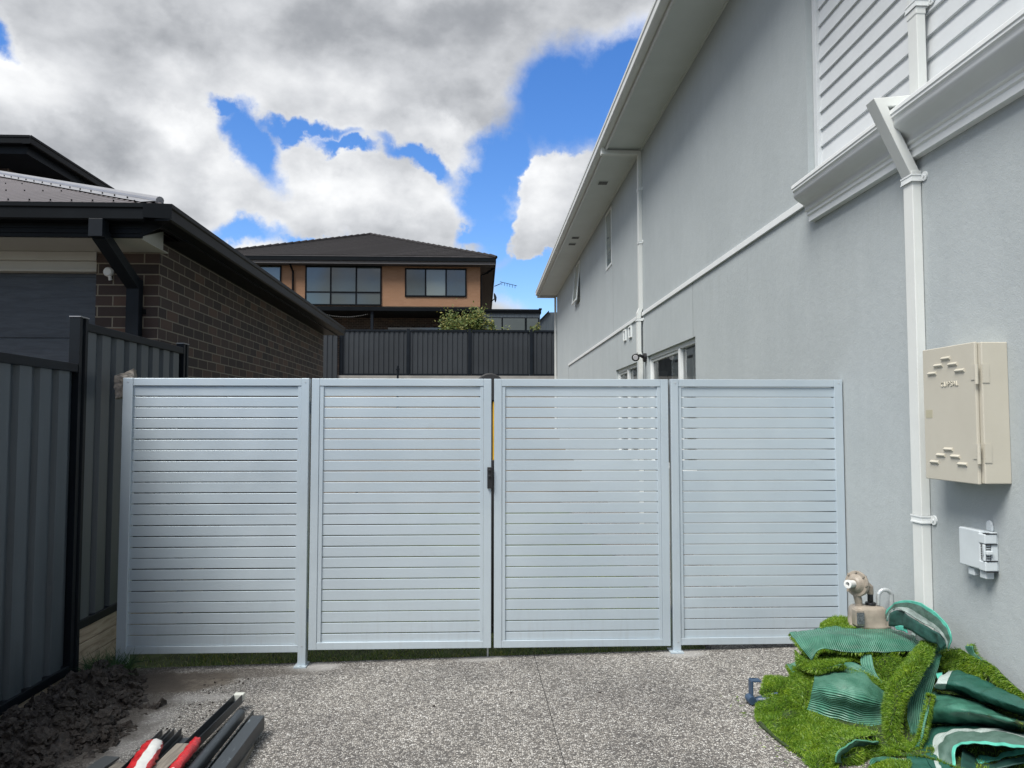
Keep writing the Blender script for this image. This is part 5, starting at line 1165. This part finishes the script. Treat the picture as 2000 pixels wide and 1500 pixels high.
CLOTH={"roll":[[[2.33,3.805,0.326],[2.33,3.695,0.361],[2.33,3.456,0.377],[2.33,3.22,0.368]],[[2.221,3.68,0.351],[2.263,3.6,0.376],[2.279,3.4,0.383],[2.272,3.14,0.392]],[[2.14,3.6,0.336],[2.191,3.5,0.354],[2.211,3.32,0.365],[2.227,3.08,0.388]],[[2.2,3.72,0.268],[2.283,3.66,0.262],[2.323,3.5,0.269],[2.33,3.223,0.308]]],"roll_hem":[[[2.225,3.74,0.339],[2.257,3.74,0.341]],[[2.196,3.68,0.335],[2.22,3.68,0.334]]],"low":[[[1.893,3.108,0.125],[1.889,3.241,0.125],[1.99,3.455,0.125],[2.087,3.56,0.146],[2.186,3.5,0.179],[2.286,3.4,0.211],[2.311,3.2,0.267]],[[1.871,3.112,0.124],[1.914,3.241,0.124],[1.999,3.394,0.125],[2.061,3.44,0.165],[2.136,3.4,0.207],[2.219,3.3,0.238],[2.238,3.1,0.29]],[[1.895,3.111,0.124],[1.95,3.24,0.124],[1.979,3.3,0.158],[2.03,3.34,0.183],[2.079,3.3,0.222],[2.151,3.2,0.258],[2.187,3.03,0.299]],[[1.929,3.109,0.124],[1.972,3.2,0.129],[2.004,3.24,0.17],[2.03,3.26,0.188],[2.052,3.22,0.212],[2.109,3.14,0.239],[2.164,3.0,0.284]]],"low_in1":[[[2.112,3.279,0.128],[2.152,3.3,0.134],[2.195,3.27,0.137],[2.225,3.24,0.173],[2.251,3.12,0.227]],[[2.098,3.252,0.128],[2.108,3.23,0.129],[2.181,3.25,0.131],[2.211,3.22,0.16],[2.236,3.1,0.222]]],"low_in2":[[[2.07,3.3,0.162],[2.12,3.3,0.131],[2.112,3.223,0.129],[2.265,3.14,0.202]],[[1.953,3.129,0.126],[1.999,3.124,0.127],[2.101,3.17,0.128],[2.235,3.1,0.196]]],"low_b":[[[1.873,3.387,0.124],[1.964,3.378,0.126],[1.968,3.29,0.126],[1.968,3.181,0.126]],[[1.827,3.305,0.122],[1.898,3.299,0.124],[1.91,3.214,0.124],[1.906,3.11,0.124]],[[1.738,3.149,0.121],[1.796,3.145,0.122],[1.824,3.092,0.122],[1.846,3.042,0.123]]],"arch":[[[2.26,4.256,0.517],[2.26,4.163,0.581],[2.26,4.034,0.623],[2.26,3.876,0.634],[2.26,3.755,0.604],[2.26,3.673,0.567],[2.26,3.655,0.524],[2.26,3.686,0.468]],[[2.26,4.259,0.461],[2.26,4.195,0.543],[2.26,4.036,0.591],[2.26,3.903,0.59],[2.26,3.78,0.567],[2.26,3.711,0.543],[2.26,3.681,0.507],[2.26,3.692,0.466]],[[2.26,4.243,0.461],[2.26,4.213,0.523],[2.26,4.121,0.558],[2.26,3.971,0.544],[2.26,3.843,0.536],[2.26,3.747,0.527],[2.26,3.707,0.503],[2.26,3.7,0.474]]],"arch_in":[[[2.26,4.214,0.515],[2.26,4.122,0.549],[2.26,3.971,0.533],[2.26,3.844,0.526],[2.26,3.747,0.516],[2.26,3.714,0.48]],[[2.26,4.245,0.433],[2.26,4.098,0.463],[2.26,3.988,0.47],[2.26,3.885,0.454],[2.26,3.81,0.46],[2.26,3.751,0.449]]],"arch_bit":[[[2.26,4.177,0.45],[2.26,4.097,0.475],[2.26,4.056,0.467]],[[2.26,4.156,0.437],[2.26,4.084,0.448],[2.26,4.05,0.446]]],"arch_strap":[[[2.26,3.973,0.492],[2.26,3.944,0.492]],[[2.26,4.016,0.447],[2.26,3.976,0.447]]]}
# ================================================================== TURF AND CLOTH PILE
def catmull(P, n):
    """P (k,...)->(n,...) along axis 0"""
    P = np.asarray(P, float); k = len(P)
    if k == 2:
        t = np.linspace(0, 1, n).reshape(-1, *([1]*(P.ndim-1))); return P[0]*(1-t)+P[1]*t
    t = np.linspace(0, k-1, n); i = np.minimum(t.astype(int), k-2); f = (t-i).reshape(-1, *([1]*(P.ndim-1)))
    Pe = np.concatenate([[2*P[0]-P[1]], P, [2*P[-1]-P[-2]]])
    a, b, c, d = Pe[i], Pe[i+1], Pe[i+2], Pe[i+3]
    return .5*((2*b)+(c-a)*f+(2*a-5*b+4*c-d)*f*f+(3*b-a-3*c+d)*f**3)
def grid(rows, nu, nv):
    m = max(len(r) for r in rows); rows = [catmull(r, nu) for r in rows]
    return catmull(np.stack(rows), nv)          # (nv, nu, 3)
def grid_uv(G):
    du = np.linalg.norm(np.diff(G, axis=1), axis=2); dv = np.linalg.norm(np.diff(G, axis=0), axis=2)
    U = np.concatenate([[0], np.cumsum(du.mean(0))]); V = np.concatenate([[0], np.cumsum(dv.mean(1))])
    return U, V
def normals(G, camp=np.array([0, 0, 1.55])):
    du = np.gradient(G, axis=1); dv = np.gradient(G, axis=0); n_ = np.cross(du, dv); n_ /= np.linalg.norm(n_, axis=2, keepdims=True)+1e-9
    s = np.sign(np.sum(n_*(camp-G)))            # orientation chosen once for the whole sheet
    return n_*s
def sheet(name, G, mats, parent, thick, normuv=False, swap=False, front=0, back=0, jitter=.004, seed=0):
    nv, nu, _ = G.shape; Nn = normals(G); B = G-Nn*thick; mb = MB(); U, V = grid_uv(G)
    if normuv: V = V/V[-1]
    if swap: G = G.transpose(1, 0, 2).copy(); B = B.transpose(1, 0, 2).copy(); U, V = V, U; nv, nu = nu, nv
    for j in range(nv-1):
        for i in range(nu-1):
            uv = [(U[i], V[j]), (U[i+1], V[j]), (U[i+1], V[j+1]), (U[i], V[j+1])]
            mb.mi = front; mb.face([G[j, i], G[j, i+1], G[j+1, i+1], G[j+1, i]], uv, True)
            mb.mi = back; mb.face([B[j, i], B[j+1, i], B[j+1, i+1], B[j, i+1]], [uv[0], uv[3], uv[2], uv[1]], True)
    mb.mi = front
    for (A_, C_) in ((G[0], B[0]), (B[-1], G[-1]), (B[:, 0], G[:, 0]), (G[:, -1], B[:, -1])):
        for i in range(len(A_)-1): mb.face([A_[i], C_[i], C_[i+1], A_[i+1]], [(0, 0), (0, .004), (.004, .004), (.004, 0)], True)
    return mb.build(name, mats, parent, weld=True)
BACKS = {}
def wrinkle(G, amp, sc_, seed):
    Nn = normals(G); out = G.copy()
    for j in range(G.shape[0]):
        for i in range(G.shape[1]):
            q = Vector(G[j, i])*sc_+Vector((seed, 0, 0)); out[j, i] += Nn[j, i]*amp*(noise.noise(q)+.5*noise.noise(q*2.3))
    return out
def turf_thing(keys, loc, label):
    t = thing('turf_offcut', loc, label, 'artificial turf', 'artificial turf offcuts piled by the wall')
    Rt, Dn = [], []
    for kx, key in enumerate(keys):
        side, rows = TURF[key]; big = key in ('core', 'base', 'mid', 'flap', 'fold')
        nu, nv = (40, 24) if big else (26, 16)
        G = grid(rows, nu, nv); G = wrinkle(G, .011, 9 if side == 'G' else 13, kx*7.1+len(key))
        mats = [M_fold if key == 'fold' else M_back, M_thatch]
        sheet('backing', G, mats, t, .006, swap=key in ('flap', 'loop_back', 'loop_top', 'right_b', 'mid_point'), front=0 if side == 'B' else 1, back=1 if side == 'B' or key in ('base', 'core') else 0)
        # blades on the pile side
        Nn = normals(G); 
        if side == 'B': Nn = -Nn; base = G+Nn*.006
        else: base = G
        a = np.linalg.norm(np.cross(G[1:, :-1]-G[:-1, :-1], G[:-1, 1:]-G[:-1, :-1]), axis=2); area = a.sum()
        dens = 120000 if side == 'G' else 1500
        if key == 'core': dens = 12000
        n_ = int(area*dens); n_ = min(n_, 45000)
        pc = rng.choice(a.size, n_, p=(a/area).ravel()); J, I = np.divmod(pc, G.shape[1]-1); fu, fv = rng.rand(n_), rng.rand(n_)
        def bil(A_): return (A_[J, I]*((1-fu)*(1-fv))[:, None]+A_[J, I+1]*(fu*(1-fv))[:, None]+A_[J+1, I]*((1-fu)*fv)[:, None]+A_[J+1, I+1]*(fu*fv)[:, None])
        P0 = bil(base); N0 = bil(Nn); lean = rng.normal(0, .38, (n_, 3))+np.array([0, 0, -.15])
        # combed patches
        cp = np.array([[noise.noise(Vector(q)*11), noise.noise(Vector(q)*11+Vector((9, 0, 0))), noise.noise(Vector(q)*11+Vector((0, 9, 0)))] for q in P0])*1.5
        Rt.append(P0); Dn.append(N0+lean+cp)
        # edge fringe
        m_ = int(sum(np.linalg.norm(np.diff(e, axis=0), axis=1).sum() for e in (G[0], G[-1], G[:, 0], G[:, -1]))*900)
        for e, ne, inn in ((base[0], Nn[0], base[1]), (base[-1], Nn[-1], base[-2]), (base[:, 0], Nn[:, 0], base[:, 1]), (base[:, -1], Nn[:, -1], base[:, -2])):
            k = m_//4; s = rng.randint(0, len(e)-1, k); f = rng.rand(k)[:, None]
            p_ = e[s]*(1-f)+e[s+1]*f; o_ = (e-inn)[s]; o_ = o_/(np.linalg.norm(o_, axis=1, keepdims=True)+1e-9)
            Rt.append(p_); Dn.append(ne[s]+o_*.8+rng.normal(0, .35, (k, 3)))
    Rt = np.concatenate(Rt); Dn = np.concatenate(Dn); L_ = rng.uniform(.012, .024, len(Rt))
    blades('grass_pile', Rt, Dn, L_, .0021, M_blade, bend=.5, parent=t, seed=int(loc[0]*100))
    return t
def turf_loc(key):
    a = np.array([p_ for r in TURF[key][1] for p_ in r]); return (float(a[:, 0].mean()), float(a[:, 1].mean()), .1)
turf_thing(['base', 'base_curl', 'base_inner', 'low_curl', 'low_grass', 'core'], turf_loc('base'), 'largest folded turf piece, grass side out, sprawling at the left foot of pile')
turf_thing(['mid', 'mid_edge', 'mid_top', 'mid_point'], turf_loc('mid'), 'turf piece showing its ribbed green backing in the middle of the pile')
turf_thing(['lobe_a', 'lobe_b', 'lobe_c', 'lobe_d'], turf_loc('lobe_b'), 'rumpled turf folds bulging on the left under the top flap')
turf_thing(['flap', 'flap_under', 'flap_tuft'], turf_loc('flap'), 'topmost turf flap lying backing side up with grass beneath')
turf_thing(['tri', 'loop_grass', 'loop_back', 'loop_top'], turf_loc('loop_grass'), 'turf strip bent in a long U shaped loop at the front of pile')
turf_thing(['right_a', 'right_b', 'right_c', 'right_d'], turf_loc('right_a'), 'turf strip with grass up at the right, touching the grey wall')
turf_thing(['fold'], turf_loc('fold'), 'smooth rounded turf fold, backing out, under the dark cloth roll')
def cloth_thing(parts, label, name='shade_cloth'):
    a = np.array([p_ for r in CLOTH[parts[0][0]] for p_ in r]); t = thing(name, (float(a[:, 0].mean()), float(a[:, 1].mean()), .1), label, 'cloth')
    for k, (key, pname, m_, amp, nuv) in enumerate(parts):
        G = grid(CLOTH[key], 60, 30) if len(CLOTH[key]) > 2 else grid(CLOTH[key], 30, 6)
        G = wrinkle(G, amp*1.5, 13, 3.3*k+len(key)); 
        if pname == 'cloth' and key == 'roll':
            k_ = 9; sheet('mesh_end', G[:, :k_+1], [M_rollwhite], t, .004, False)
            sheet(pname, G[:, k_:], [m_], t, .004, False)
        else: sheet(pname, G, [m_], t, .004, nuv)
    return t
cloth_thing([('roll', 'cloth', M_roll, .008, False), ('roll_hem', 'hem', M_aqua, .002, False)], 'dark green cloth roll with white mesh end on the right of the pile')
cloth_thing([('low', 'cloth', M_low, .008, True), ('low_in1', 'inner_hem', M_aqua, .006, False), ('low_in2', 'inner_fold', M_dkin, .006, False), ('low_b', 'side_fold', M_roll, .008, False)], 'green cloth with white mesh band and aqua hem at the bottom right corner')
cloth_thing([('arch', 'cloth', M_archc, .006, True), ('arch_in', 'lining', M_dkin, .008, False), ('arch_bit', 'hem', M_aqua, .003, False), ('arch_strap', 'strap', M_rollwhite, .001, False)], 'arched green cloth with aqua rim standing against the wall by the downpipe')
